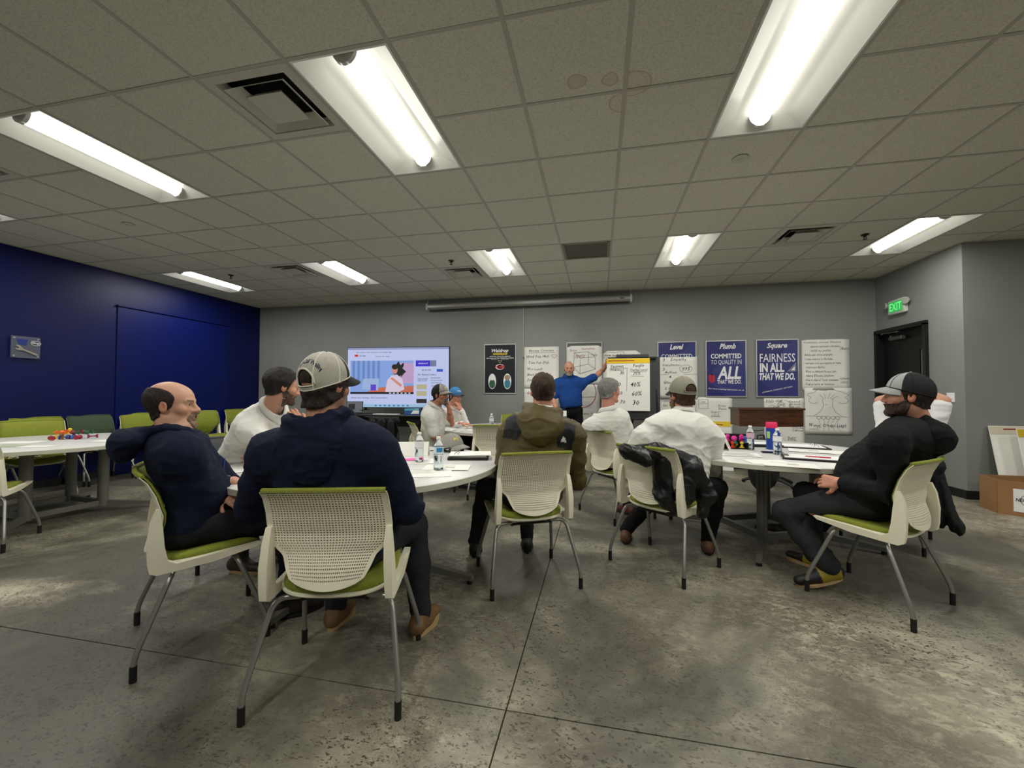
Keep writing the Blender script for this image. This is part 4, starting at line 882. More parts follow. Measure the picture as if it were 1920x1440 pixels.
def head_shape(h, neck_l, o):
    F = Fld(np.minimum((-.10, -.125, -.14), neck_l - .08), (.10, .14, .135), h); k = .02; W = o.get('wide', 1.)
    F.ell((0, -.016, .032), (.077 * W, .100, .088), k=k).ell((0, .035, .030), (.062 * W, .056, .062), k=k).ell((0, .034, -.035), (.058 * W, .052, .072), k=.025)
    F.ell((0, .022, -.072), (.052 * W * o.get('jaw', 1), .052, .034), k=.02).ell((0, .077, -.098), (.023, .020, .019), k=.016).ell((0, .088, -.030), (.015, .015, .015), k=.012)
    for s in (-1, 1): F.cap((s * .050 * W, .004, -.060), (s * .018, .074, -.098), .015, .014, k=.02)
    for s in (-1, 1):
        F.ell((s * .044, .058, -.022), (.022, .020, .020), k=.02); F.cap((s * .012, .088, .020), (s * .042, .076, .020), .009, .008, k=.012)
        F.ell((s * .032, .094, .001), (.017, .013, .011), k=.010, neg=True); F.ell((s * .034, .0715, .001), (.0155, .0125, .0125), k=.004)
        F.cap((s * .019, .083, .010), (s * .044, .077, .009), .0042, .004, k=.006)
        if not o.get('noear'): F.ell((s * (.0765 * W), -.008, -.006), (.009, .020, .032), R=Rm(.15, s * -.35, 0).T, k=.008)
        if not o.get('noear'): F.ell((s * (.0880 * W), -.003, -.001), (.0065, .0105, .019), R=Rm(.15, s * -.35, 0).T, k=.003, neg=True)
        F.ell((s * .0125, .099, -.033), (.0085, .013, .0085), k=.008)
    F.cap((0, .088, .012), (0, .110, -.026), .0075, .0105, k=.012); F.cap((0, .110, -.027), (0, .094, -.038), .010, .009, k=.008)
    F.ell((0, .082, -.058), (.026, .012, .014), k=.014); F.ell((0, .0895, -.0585), (.023, .0075, .0048), k=.004); F.ell((0, .0885, -.0685), (.020, .0078, .0055), k=.004)
    F.cap((-.021, .0925, -.0635), (.021, .0925, -.0635), .0022, .0022, k=.003, neg=True)
    F.cap((0, -.022, -.065), neck_l, .056, .066, k=.03); F.cap((0, .0, -.085), neck_l + V(0, .02, .0), .036, .050, k=.02)
    return F
HL_FULL = ([-.13, -.06, -.03, -.004, .006, .022, .034, .045, .065, .085, .12], [-.075, -.072, -.055, -.035, -.03, -.02, .022, .052, .070, .078, .082])
def rot_to(X, Y, Z, o): return np.array([X, Y, Z]), np.asarray(o, float)
def hand_shape(F, w, d, n, side, curl=.5, sp=1., k=.006, sc=1.):
    """w wrist, d towards the fingers, n palm side normal, side +1 if the thumb lies along cross(d,n)"""
    d, n = nrm(d), np.asarray(n, float); n = nrm(n - d * (n @ d)); t = np.cross(d, n) * side; q = sc
    F.cap(w - d * .05, w, .028 * q, .026 * q, k=.012, flat=n, q=.75)
    for i in range(4): a = (i - 1.5) * .0195 * q; F.cap(w + d * .012 + t * a * .55, w + d * .078 * q + t * a, .0165 * q, .0135 * q, k=.012, flat=n, q=.85)
    ln = [(.038, .023, .019), (.045, .029, .021), (.042, .027, .020), (.033, .019, .017)]
    for i, Ls in enumerate(ln):
        a = (1.5 - i) * .0195 * q; p = w + d * (.086 - .004 * abs(i - 1)) * q + t * a; an = 0; dirv = d + t * (1.5 - i) * .05 * sp
        for j, L in enumerate(Ls):
            an += curl * (.55, .75, .5)[j] * (1 + .12 * i); v = nrm(dirv * math.cos(an) + n * math.sin(an)); p2 = p + v * L * q
            F.cap(p, p2, (.0098 - .0012 * j) * q, (.0092 - .0012 * j) * q, k=k * .6); p = p2
    b = w + d * .022 * q + t * .024 * q + n * .006; m = b + (d * .55 + t * .75 + n * .25) * .042 * q; e = m + nrm(d * .85 + t * .35 + n * (.3 + .5 * curl)) * .030 * q; e2 = e + nrm(d * .9 + t * .05 + n * (.3 + .6 * curl)) * .024 * q
    F.cap(b, m, .0165 * q, .0125 * q, k=.01); F.cap(m, e, .0115 * q, .0100 * q, k=k * .6); F.cap(e, e2, .0100 * q, .0085 * q, k=k * .6)
def cat(parts):
    P = []; Q = []; C = []; M_ = []; n = 0
    for p, q, c, m in parts: P.append(p); Q.append(q + n); C.append(c); M_.append(np.full(len(q), m)); n += len(p)
    return np.concatenate(P), np.concatenate(Q), np.concatenate(C), np.concatenate(M_)
def uvsphere(c, r, n=10):
    P = []; Q = []
    for j in range(n + 1):
        a = PI * j / n
        for i in range(2 * n): b = PI * i / n; P.append(c + r * V(math.sin(a) * math.cos(b), math.sin(a) * math.sin(b), math.cos(a)))
    for j in range(n):
        for i in range(2 * n): Q.append((j * 2 * n + i, (j + 1) * 2 * n + i, (j + 1) * 2 * n + (i + 1) % (2 * n), j * 2 * n + (i + 1) % (2 * n)))
    return np.array(P), np.array(Q)
def make_cap(root, org, X, Y, Z, hc, o):
    """baseball cap in head coordinates; o: front, rear, brim colours, mats, opening, lettering"""
    R = np.array([X, Y, Z]); tw = lambda p: np.asarray(p) @ R + hc - org
    c = V(0, -.012, .030); rx, ry, rz = .090, .112, .112; nphi, na = 112, 26
    zr = lambda ph: lerp(o.get('zb', -.012), .052, .5 + .5 * math.cos(ph))
    ar = lambda ph: math.asin((zr(ph) - c[2]) / rz)
    pt = lambda ph, al, s=1.: c + V(rx * s * math.sin(ph) * math.cos(al), ry * s * math.cos(ph) * math.cos(al) * (1 + .0 * s), rz * s * math.sin(al) * (1 + .07 * max(0, math.cos(ph)) * math.cos(al)))
    mb = MB(); P = []; f = []; mi = []
    for s in (1, .965):
        for j in range(na + 1):
            for i in range(nphi): ph = 2 * PI * i / nphi; P.append(tw(pt(ph, lerp(ar(ph), PI / 2, (j / na)), s)))
    K = (na + 1) * nphi; keep = lambda j, i: not (o.get('open') and .09 < (j + .5) / na < .40 and abs(((i + .5) / nphi) * 2 * PI - PI) < .60 * math.sqrt(max(0, 1 - (((j + .5) / na - .09) / .31) ** 2)))
    for j in range(na):
        for i in range(nphi):
            if not keep(j, i): continue
            i2 = (i + 1) % nphi; a, b_, c_, d_ = j * nphi + i, j * nphi + i2, (j + 1) * nphi + i2, (j + 1) * nphi + i
            ph = (i + .5) / nphi * 2 * PI; fr = math.cos(ph) > .42; m = 0 if fr else 1
            f.append((a, d_, c_, b_)); mi.append(m); f.append((K + a, K + b_, K + c_, K + d_)); mi.append(m)
            for (jj, ii, e) in ((j - 1, i, (a, b_)), (j + 1, i, (c_, d_))):
                if jj < 0 or (0 <= jj < na and not keep(jj, ii)): f.append((e[0], e[1], K + e[1], K + e[0])); mi.append(m)
            for ii, e in (((i - 1) % nphi, (d_, a)), (i2, (b_, c_))):
                if not keep(j, ii): f.append((e[0], e[1], K + e[1], K + e[0])); mi.append(m)
    mb.v.append(np.array(P)); mb.n = len(P); mb.f = f; mb.m = mi
    cap = mb.build('cap', [o['mf'], o['mr']], root, 2)
    mb = MB()
    for k in range(6):
        ph = PI / 6 * (2 * k + 1) if o.get('seam6', 1) else k * PI / 3
        if o.get('open') and abs(ph - PI) < .3: al0 = 1.0
        else: al0 = ar(ph)
        mb.tube([tw(pt(ph, lerp(al0, PI / 2, t_), 1.004)) for t_ in np.linspace(0, 1, 9)], .0018 if not o.get('wideseam') else .0032, 5, caps=False)
    rim = [tw(pt(2 * PI * k / 48, ar(2 * PI * k / 48) + .03, 1.003)) for k in range(49)]; mb.tube(rim, .0030, 5, caps=False)
    if o.get('open'):
        ap = [(PI + .60 * math.cos(a), lerp(ar(PI + .60 * math.cos(a)), PI / 2, .10 + .30 * math.sin(a))) for a in np.linspace(0, PI, 21)]; mb.tube([tw(pt(p_, al, 1.004)) for p_, al in ap], .0042, 6)
        mb.tube([tw(pt(p_, lerp(ar(p_), PI / 2, .095), 1.004)) for p_ in np.linspace(PI - .6, PI + .6, 11)], .003, 6)
    mb.build('seam_tape', o.get('ms', o['mr']), cap, 2)
    MB().lathe([(0, 0), (.007, 0), (.007, .004), (0, .006)], seg=10).build('button', o['mf'], cap, True, M=Matrix.Translation(Vector(tw(c + V(0, 0, rz * .995)))))
    # brim
    mb = MB(); nb = 20; P = []; f = []
    for s, dz in ((0, 0), (1, -.004)):
        for i in range(nb + 1):
            ph = lerp(-1.08, 1.08, i / nb); a = pt(ph, ar(ph) + .02, .985)
            for j in range(6):
                t_ = j / 5; ext = .080 * math.cos(ph / 1.08 * PI / 2) ** .55
                p = a + V(.004 * t_ * math.sin(ph), ext * t_, -.020 * t_ - .016 * t_ * (math.sin(ph) ** 2) - .0 + dz); P.append(tw(p))
    K = (nb + 1) * 6
    for i in range(nb):
        for j in range(5):
            q = (i * 6 + j, i * 6 + j + 1, (i + 1) * 6 + j + 1, (i + 1) * 6 + j); f.append(q[::-1]); f.append(tuple(K + x for x in q))
    for i in range(nb): f.append((i * 6 + 5, K + i * 6 + 5, K + (i + 1) * 6 + 5, (i + 1) * 6 + 5)[::-1])
    mb.add(P, f); mb.build('brim', o.get('mb', o['mf']), cap, 2)
    if o.get('text'):      # lettering wrapped on the crown
        for (tx, ph0, al0, h, span, shear, mt) in o['text']:
            v, fc = glyphs(tx, o.get('tb', .012), shear, 2); v = v.copy(); v[:, 0] -= v[:, 0].min(); v[:, 0] = v[:, 0] / v[:, 0].max() - .5
            P = [tw(pt(ph0 - v_[0] * span, al0 + v_[1] * h / .7 / rz + o.get('arch', 0) * (1 - (v_[0] * 2) ** 2), 1.012)) for v_ in v]
            MB().add(P, fc).build('cap_lettering', mt, cap)
    return cap
def smooth_noise_col(P, base, amp, sc, seed): return np.clip(base * (1 + amp * vnoise(P * sc, seed)[:, None]), 0, 1)
def press(P, ch, ex=0):
    """bodies flatten against the seat and back of their chair"""
    if ch is None: return P
    (cx, cy), f = ch; r = V(f[1], -f[0]); d = P[:, :2] - V(cx, cy); x = d @ r; y = d @ V(*f); z = P[:, 2]
    v = np.clip((z - BZ0) / (BZ1 - BZ0), 0, 1); by = np.interp(v, [0, .12, .3, .5, .75, .92, 1], [-.235, -.222, -.196, -.195, -.225, -.257, -.285]) + .028 * (x / .23) ** 2 * (.5 + .5 * v) + .034 + ex
    m = (np.abs(x) < .262) & (z > .40) & (z < .872) & (y < by) & (y > -.55); y = np.where(m, by, y)
    s_ = (np.abs(x) < .25) & (y > -.22) & (y < .20) & (z < .486) & (z > .34); z = np.where(s_, .482 + ex, z)
    P = P.copy(); P[:, 0] = cx + r[0] * x + f[0] * y; P[:, 1] = cy + r[1] * x + f[1] * y; P[:, 2] = z; return P
def person(org, label, sp):
    org = V(org[0], org[1], 0); root = empty('person', org, 0, label, 'person', 'people in the meeting'); far_ = sp.get('far', 0)
    g = lambda k, dflt=None: sp.get(k, dflt)
    pel, neck, shL, shR, hd = [np.asarray(sp[k], float) for k in ('pel', 'neck', 'shL', 'shR', 'head')]
    u = nrm(neck - pel); s = shR - shL; s = nrm(s - u * (s @ u)); fr = np.cross(u, s)
    fd = nrm(g('face')); X = nrm(np.cross(fd, nrm(V(0, 0, 1) + g('tilt', V(0, 0, 0))))); Z = np.cross(X, fd); Rh = np.array([X, fd, Z])
    skin = lc(g('skin', (196, 150, 124))); seed = int(abs(org[0] * 37 + org[1] * 91)) + 3
    # ---- head
    h = .0065 if far_ else .0042; nl = Rh @ (neck - hd + g('nko', V(0, 0, 0)))
    F = head_shape(h, nl, sp); P, Q = F.net(); P = smoothq(P, Q, 1, .3)
    c = np.tile(skin, (len(P), 1)); x, y, z = P[:, 0], P[:, 1], P[:, 2]; ax = np.abs(x)
    def blend(m, col): c[:] = c * (1 - m[:, None]) + np.asarray(col) * m[:, None]
    ss = lambda a, b_, v: np.clip((v - a) / (b_ - a), 0, 1)
    red = skin * V(1.0, .62, .58)
    blend(.5 * np.exp(-((ax - .045) / .022) ** 2 - ((z + .03) / .022) ** 2) * (y > .03), red); blend(.55 * ((ax > .072) & (np.abs(y + .005) < .03) & (np.abs(z) < .045)), red); blend(.45 * np.exp(-((z + .03) / .014) ** 2 - (x / .014) ** 2) * (y > .095), red)
    blend(.55 * np.exp(-((y + .003) / .008) ** 2 - ((z + .002) / .014) ** 2) * (ax > .074), skin * V(.55, .38, .34))  # shade in the ear hollow, painted into the skin colour
    blend(.6 * np.exp(-((z - .0085) / .003) ** 2) * (ax > .018) * (ax < .046) * (y > .066), skin * .22)
    blend(.75 * ((ax < .024) & (np.abs(z + .0635) < .011) & (y > .084)).astype(float), skin * V(.80, .42, .40))
    blend(.85 * (np.exp(-((z - .021 - .1 * (ax - .03)) / .0045) ** 2) * (ax > .012) * (ax < .048) * (y > .06)), lc(g('brow', g('hair', (60, 45, 35)))))
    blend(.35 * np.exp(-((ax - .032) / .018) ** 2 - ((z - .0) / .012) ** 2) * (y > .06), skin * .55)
    st = g('stubble', 0)
    if st: blend(st * ss(-.02, -.045, z) * ss(-.005, .02, y) * (1 - ((ax < .022) & (np.abs(z + .0635) < .009) & (y > .08))), lc(g('beardc', g('hair', (60, 45, 35)))))
    c = c * (1 + .05 * vnoise(P * 60, 3)[:, None])
    parts = [(P @ Rh + hd, Q, c, 0)]
    if not g('noeyes'):
        for sg in (-1, 1):
            e, q = uvsphere(V(sg * .031, .0755, .001), .0099, 8)
            parts.append((e @ Rh + hd, q, np.tile(skin, (len(e), 1)), 1)); e2, q2 = uvsphere(V(sg * .031 + g('gaze', 0), .0793, .001), .0070, 8); parts.append((e2 @ Rh + hd, q2, np.tile(skin, (len(e2), 1)), 2))
    # ---- forearms and hands
    for sd, wr, el, hs in (('L', g('wrL'), g('elL'), g('handL')), ('R', g('wrR'), g('elR'), g('handR'))):
        wr, el = np.asarray(wr, float), np.asarray(el, float); d = hs.get('d') if hs else None
        if hs and not hs.get('hide'):
            d = nrm(hs.get('d', wr - el)); F = Fld(np.minimum(wr - .07, wr + d * .2 - .09), np.maximum(wr + .07, wr + d * .2 + .09), .0055 if far_ else .0036)
            hand_shape(F, wr, d, hs['n'], (1 if sd == 'L' else -1) * hs.get('flip', 1), hs.get('curl', .5), hs.get('sp', 1.)); F.cap(wr + nrm(el - wr) * .05, wr, .029, .026, k=.012)
            P, Q = F.net(); P = smoothq(P, Q, 1, .3); parts.append((P, Q, smooth_noise_col(P, g('handc', skin * V(1, .92, .9)) if not isinstance(g('handc'), tuple) else lc(g('handc')), .08, 40, 5), 0))
        F = Fld(np.minimum(wr, el) - .09, np.maximum(wr, el) + .09, .010); F.cap(el, lerp(el, wr, .75), .026, .028, k=.01).cap(lerp(el, wr, .75), wr, .028, .026, k=.02)
        if g('short'): sh_ = shL if sd == 'L' else shR; F = Fld(np.minimum(np.minimum(wr, el), sh_) - .09, np.maximum(np.maximum(wr, el), sh_) + .09, .009); F.cap(el, lerp(el, wr, .35), .042, .044, k=.02).cap(lerp(el, wr, .35), wr, .044, .028, k=.02).cap(lerp(sh_, el, .2), el, .052, .042, k=.02)
        P, Q = F.net(); parts.append((P, Q, smooth_noise_col(P, skin * V(1, .95, .93), .06, 30, 6), 0))
    # ---- trunk and legs inside the clothes
    hipL, hipR = pel - s * .09, pel + s * .09; kn = {'L': np.asarray(g('knL'), float), 'R': np.asarray(g('knR'), float)}; an = {'L': np.asarray(g('anL'), float), 'R': np.asarray(g('anR'), float)}
    allp = np.array([pel, neck, shL, shR, kn['L'], kn['R'], an['L'], an['R']]); F = Fld(allp.min(0) - .12, allp.max(0) + .12, .02)
    F.cap(pel, lerp(pel, neck, .75), .10, .10, k=.05); F.cap(shL, shR, .045, .045, k=.05)
    for q, hp in (('L', hipL), ('R', hipR)): F.cap(hp, kn[q], .06, .045, k=.03).cap(kn[q], an[q], .042, .030, k=.03)
    P, Q = F.net(); parts.append((P, Q, np.tile(skin, (len(P), 1)), 0))
    P, Q, C_, M_ = cat(parts); P = np.where((P[:, 2:] > 1e9), P, press(P, g('chair'), .022)); mesh_fast('body', P, Q, [SKINM, EYEW, EYED], root, C_, M_, org)
    # ---- hair and beard: thickened skin of the skull
    def shell(name, th, ins, col, amp=.004, fr_=90, rough=.25, hh=None):
        hh = hh or (.006 if far_ else .0042); F = head_shape(hh, nl, dict(sp, noear=1)); G = F.grid(); d = F.F - th
        n1 = vnoise(G * V(fr_, fr_, fr_ * .45), seed + 2); d = d - amp * n1; F.F = np.maximum(d, -ins(G) * .7 + .0012 * vnoise(G * 240, 9)).astype(np.float32)
        F.F = np.maximum(F.F, -(d + th + .004 + .0)) if False else F.F
        if not (F.F < 0).any(): return
        P, Q = F.net(); P = smoothq(P, Q, 1, .25); cc = lc(col); st_ = vnoise(P * V(260, 260, 60), 4); C2 = np.clip(cc * (1 + rough * 1.6 * st_[:, None]), 0, 1)
        mesh_fast(name, P @ Rh + hd, Q, HAIRM, root, C2, None, org)
    hs = g('hairstyle', 'full')
    def ins_full(G):
        zl = np.interp(G[..., 1], *HL_FULL); return G[..., 2] - zl - g('hl', 0)
    if g('cap'):
        def ins_cap(G):
            zt = np.interp(G[..., 1], [-.124, .10], [g('cap').get('zb', -.012) - .6 * (g('hth', .01) - .006) + .001, .054 - .5 * (g('hth', .01) - .006)]); return np.minimum(ins_full(G), zt - G[..., 2])
        shell('hair', g('hth', .010), ins_cap, g('hair', (50, 38, 30)), .006, 70)
        if g('cap').get('open'): shell('crown_hair', .003, lambda G: np.minimum(G[..., 2] + .0, -.02 - G[..., 1]), g('hair', (50, 38, 30)), .001)
    elif hs == 'full': shell('hair', g('hth', .010), ins_full, g('hair', (50, 38, 30)), .005, 70)
    elif hs == 'bald':      # fringe round the back and sides only
        def ins(G):
            zl = np.interp(G[..., 1], *HL_FULL); el = 1 - np.sqrt(((G[..., 1] + .070) / .108) ** 2 + ((G[..., 2] - .026) / .066) ** 2); top = np.maximum(el * .06, np.minimum(.03 - G[..., 2], -.028 - G[..., 1]))
            return np.minimum(G[..., 2] - zl, top)
        shell('hair', g('hth', .006), ins, g('hair', (50, 38, 30)), .0025)
    if g('beard'):
        bt = g('beard')
        def insb(G):
            x, y, z = np.abs(G[..., 0]), G[..., 1], G[..., 2]; lo = np.interp(y, [-.02, .0, .02, .05, .09], [-.02, -.015, -.022, -.042, -.048])
            v = np.minimum(lo - z, y - (-.004 - .25 * (z + .05))); mo = np.sqrt((x / .024) ** 2 + ((z + .0645) / .010) ** 2) - 1; mo = np.where(y > .06, mo * .012, 1); v = np.minimum(v, mo)
            return np.minimum(v, z - g('beardlow', -.135))
        shell('beard', bt, insb, g('beardc', g('hair', (50, 38, 30))), .003, 110, g('brough', .3))
    if g('goatee'):
        def insg(G):
            x, y, z = np.abs(G[..., 0]), G[..., 1], G[..., 2]; r = np.sqrt((x / .036) ** 2 + ((z + .080) / .044) ** 2); mo = np.sqrt((x / .020) ** 2 + ((z + .0645) / .007) ** 2) - 1
            return np.minimum(np.minimum((1 - r) * .02, mo * .01), y - .05)
        shell('beard', .005, insg, g('beardc', (120, 95, 75)), .0015, 120)
    if g('cap'): make_cap(root, org, X, fd, Z, hd, g('cap'))
    # ---- upper garment
    cw, cd, bw, bd = g('cw', .20), g('cd', .125), g('bw', .18), g('bd', .13); hh = .013 if far_ else .0085; sh_ = g('short'); rs = g('rs', .066)
    ends = [np.asarray(g(k), float) for k in ('elL', 'elR', 'wrL', 'wrR')]; allp = np.array([pel, neck, shL, shR] + ends); F = Fld(allp.min(0) - .24, allp.max(0) + .24, hh); Rt = np.array([s, fr, u]); L = np.linalg.norm(neck - pel)
    F.ell(lerp(pel, neck, .70) + fr * .012, (cw, cd, L * .40), Rt, k=.06); F.ell(lerp(pel, neck, .32) + fr * g('bf', .03), (bw, bd, L * .36), Rt, k=.08); F.ell(lerp(pel, neck, .06), (g('hw', bw * .98), bd * .95, L * .22), Rt, k=.06)
    for q_ in (shR, shL): F.cap(neck - u * .055, q_ - u * .01, .055, rs * .78, k=.07); F.cap(neck - u * .12, q_ - u * .05, .075, rs * .8, k=.06)
    F.cap(neck - u * .10, neck + u * .02, .085, g('nr', .066), k=.04)
    F.ell(lerp(pel, neck, .84) - u * .01 - fr * .01, (np.linalg.norm(shR - shL) / 2 + rs * .25, cd * .78, .095), Rt, k=.07)
    for sh0, el, wr in ((shL, ends[0], ends[2]), (shR, ends[1], ends[3])):
        sh0 = sh0 - u * .012
        if sh_: e2 = lerp(sh0, el, .86); F.cap(sh0, e2, rs * .9, rs * .88, k=.06)
        else: F.cap(sh0, lerp(sh0, el, .5), rs * .86, rs * .84, k=.08); F.cap(lerp(sh0, el, .5), el, rs * .84, rs * .74, k=.04); F.cap(el, lerp(wr, el, .12), rs * .74, g('cuff', .040), k=.03)
    if g('hem'): F.ell(pel - u * .03, (bw * 1.02, bd * 1.0, .10), Rt, k=.03)
    low = pel - u * g('low', .10); G = F.grid(); cutp = -((G - low) @ u); cn = nrm(u + fr * .35); nk = neck + u * g('ncut', .012); F.F = np.where(np.linalg.norm(G - nk, axis=-1) < .13, np.maximum(F.F, (G - nk) @ cn), F.F).astype(np.float32)
    F.F = np.where(np.min(np.stack([np.linalg.norm(G - e, axis=-1) for e in ends]), 0) < .15, F.F, np.maximum(F.F, cutp)).astype(np.float32)
    P, Q = F.net(); P = smoothq(P, Q, 2, .5); N = normals(P, Q); lt = np.stack([(P - pel) @ s, (P - pel) @ fr, (P - pel) @ u], 1)
    am = g('fold', .006); P = folds(P, N, am, g('fs', (6, 6, 11)), seed, True); P = folds(P, N, am * .35, (22, 22, 30), seed + 4, True); P = smoothq(P, Q, 1, .4); P = press(P, g('chair'))
    tc = lc(g('top', (30, 36, 58))); Ct = np.tile(tc, (len(P), 1))
    if g('topfn'): Ct = g('topfn')(lt, Ct, L)
    mesh_fast(g('topname', 'shirt'), P, Q, g('topmat', CLOTH), root, Ct, None, org)
    # cuffs or waistband ribs
    if not sh_:
        for wr, el in ((ends[2], ends[0]), (ends[3], ends[1])):
            d = nrm(wr - el); mb = MB(); mb.tube([wr - d * .065 - org, wr - d * .04 - org, wr - d * .008 - org, wr + d * .0 - org], [g('cuff', .040) + .001, g('cuff', .040) + .002, g('cuff', .040) - .002, .028], 18); o = mb.build('cuff', g('cuffm') or cmat(g('top', (30, 36, 58))), root, True)
    # collar / hood
    if g('collar'):
        cc = neck + u * g('cu', .034) + fr * .006; an_ = np.linspace(0, 2 * PI, 29); fu = nrm(hd - neck); mb = MB(); P2 = []; f = []
        for k, (r, zz) in enumerate(((.070, -.018), (.066, .022), (.068, .026), (.076, .020), (.092, -.012), (.089, -.015), (.074, .014), (.073, -.02))):
            for a in an_[:-1]:
                gap = max(0, math.cos(a)) ** 6; P2.append(cc + (s * math.sin(a) * 1.0 + fr * math.cos(a) * (1.06 + .25 * gap)) * r + u * (zz * (1 + .0) - .030 * max(0, math.cos(a)) + .010 * max(0, -math.cos(a)) - .03 * gap * (k > 2) * (k < 6)) - org)
        for k in range(7):
            for i in range(28): f.append((k * 28 + i, k * 28 + (i + 1) % 28, (k + 1) * 28 + (i + 1) % 28, (k + 1) * 28 + i))
        mb.add(P2, f); mb.build('collar', cmat(g('collarc', g('top'))), root, 2)
    if g('hood'):
        ho = g('hood'); hs_ = ho.get('s', 1.); F = Fld(neck - .30, neck + .26, .0075); nb = neck - fr * .015 + u * .0
        pts = [nb + (s * math.sin(a) * .088 + fr * (math.cos(a) * .085)) * hs_ + u * (.030 - .055 * max(0, math.cos(a))) for a in np.linspace(0, 2 * PI, 15)]
        for a, b_ in zip(pts[:-1], pts[1:]): F.cap(a, b_, .024 * hs_, .024 * hs_, k=.02)
        back = -fr * ho.get('back', .10) - u * ho.get('down', .05); F.ell(nb + back, V(.125, .070, ho.get('v', .085)) * hs_, Rt, k=.05); F.ell(nb + back * 1.25 - u * ho.get('tip', .06), V(.075, .045, .07) * hs_, Rt, k=.06)
        F.ell(nb + u * .055 - fr * .03, V(.080, .085, .055) * hs_, Rt, k=.02, neg=True)
        P, Q = F.net(); P = smoothq(P, Q, 2, .5); N = normals(P, Q); P = folds(P, N, ho.get('fold', .008), ho.get('fs', (7, 7, 16)), seed + 11, True); P = smoothq(P, Q, 1, .4)
        mesh_fast('hood', P, Q, g('topmat', CLOTH), root, np.tile(lc(ho.get('c', g('top'))), (len(P), 1)), None, org)
        if ho.get('cord'):
            for sg in (-1, 1): a = neck + fr * .085 + s * sg * .035 - u * .01; MB().tube([a - org, a + fr * .03 - u * .06 - org, a + fr * .03 - u * .15 - org], .003, 6).build('drawstring', cmat(ho.get('cc', (20, 20, 20))), root, True)
    # ---- trousers
    F = Fld(np.array([pel, kn['L'], kn['R'], an['L'], an['R']]).min(0) - .15, np.array([pel, kn['L'], kn['R'], an['L'], an['R']]).max(0) + .16, .013 if far_ else .010); tw_ = g('tw', 1.)
    F.ell(pel + u * .0, (g('pw', .165) * tw_, .125 * tw_, .115), Rt, k=.05)
    for q, hp in (('L', hipL), ('R', hipR)):
        F.cap(hp, kn[q], .088 * tw_, .068 * tw_, k=.04); a = an[q]; d = nrm(a - kn[q]); F.cap(kn[q], lerp(kn[q], a, .45), .067 * tw_, .062 * tw_, k=.03).cap(lerp(kn[q], a, .45), a + d * .0, .060 * tw_, g('flare', .052), k=.03)
    P, Q = F.net(); P = smoothq(P, Q, 2, .5); N = normals(P, Q); P = folds(P, N, .006, (8, 8, 12), seed + 21, True); P = smoothq(P, Q, 1, .4)
    zmin = .012; P[:, 2] = np.maximum(P[:, 2], zmin)
    if g('seat', True) and not g('standing'):      # pressed flat by the chair
        m = (np.linalg.norm(P[:, :2] - pel[:2], axis=1) < .30) & (P[:, 2] < .478) & (P[:, 2] > .36); P[m, 2] = np.maximum(P[m, 2], .472)
    P = press(P, g('chair'))
    mesh_fast('trousers', P, Q, CLOTH, root, smooth_noise_col(P, lc(g('legs', (38, 38, 40))), .06, 20, 8), None, org)
    if g('belt'):
        mb = MB(); bc = pel + u * g('belt'); mb.tube([bc + s * math.sin(a) * (bw * 1.0) + fr * math.cos(a) * bd * 1.02 - org for a in np.linspace(0, 2 * PI, 25)], .016, 6, caps=False, flat=.3); mb.build('belt', cmat((24, 22, 20)), root, True)
    # ---- shoes
    for q in ('L', 'R'):
        if g('noshoe' + q): continue
        a = an[q]; td = nrm(g('toe' + q, V(fr[0], fr[1], 0))); heel = a - td * .045; heel = V(heel[0], heel[1], max(.045, a[2] - .055) if g('lift' + q) else .045); toe = heel + td * .205
        if g('lift' + q): toe[2] = .036
        else: toe[2] = .036
        td = nrm(toe - heel) if g('lift' + q) else td; sd_ = nrm(np.cross(td, V(0, 0, 1))); up = np.cross(sd_, td)
        F = Fld(np.minimum(heel, toe) - .09, np.maximum(heel, toe) + .10, .007); F.cap(heel, lerp(heel, toe, .45), .038, .036, k=.02); F.cap(lerp(heel, toe, .4), toe, .040, .034, k=.025, flat=up, q=.85); F.cap(a - up * .0, heel + V(0, 0, .02), .042, .036, k=.03); F.cap(a, lerp(heel, toe, .5), .036, .030, k=.03)
        bot = min(heel[2], toe[2]) - .034; G = F.grid(); F.F = np.maximum(F.F, (heel - up * .030 - G) @ up if g('lift' + q) else (bot + .016 - G[..., 2])).astype(np.float32)
        P, Q = F.net(); P = smoothq(P, Q, 1, .4); sc_ = g('shoe', (58, 42, 30)); cc = smooth_noise_col(P, lc(sc_), .15, 50, 3)
        if g('shoe2'): m = ((P - heel) @ td > -.02) & ((P - heel) @ td < .10); cc[m] = lc(g('shoe2'))
        so = mesh_fast('shoe', P, Q, SHOEM, root, cc, None, org); mb = MB(); P2 = []; n = 24
        for zz in (0, 1):
            for k in range(n):
                b_ = 2 * PI * k / n; ln = .135; w_ = .046 * (1 - .12 * math.cos(b_ * 2)) * (1.0 if math.cos(b_) > 0 else .88); ctr = lerp(heel, toe, .5)
                p = ctr + td * math.cos(b_) * ln + sd_ * math.sin(b_) * w_
                base = (ctr - up * .040)[2] if g('lift' + q) else .0
                pz = p - up * (.041 if zz == 0 else .026) if g('lift' + q) else V(p[0], p[1], .001 if zz == 0 else .022); P2.append(pz - org)
        mb.add(P2, [tuple(range(n - 1, -1, -1)), tuple(range(n, 2 * n))] + [(i, (i + 1) % n, n + (i + 1) % n, n + i) for i in range(n)])
        mb.build('sole', SOLE if g('tan', 1) else SOLEK, so, True)
    return root
def cmat(c):
    n = 'cloth %d %d %d' % tuple(c); return mat(n, c, .88, bump=(380, .12), spec=.2)
A = V
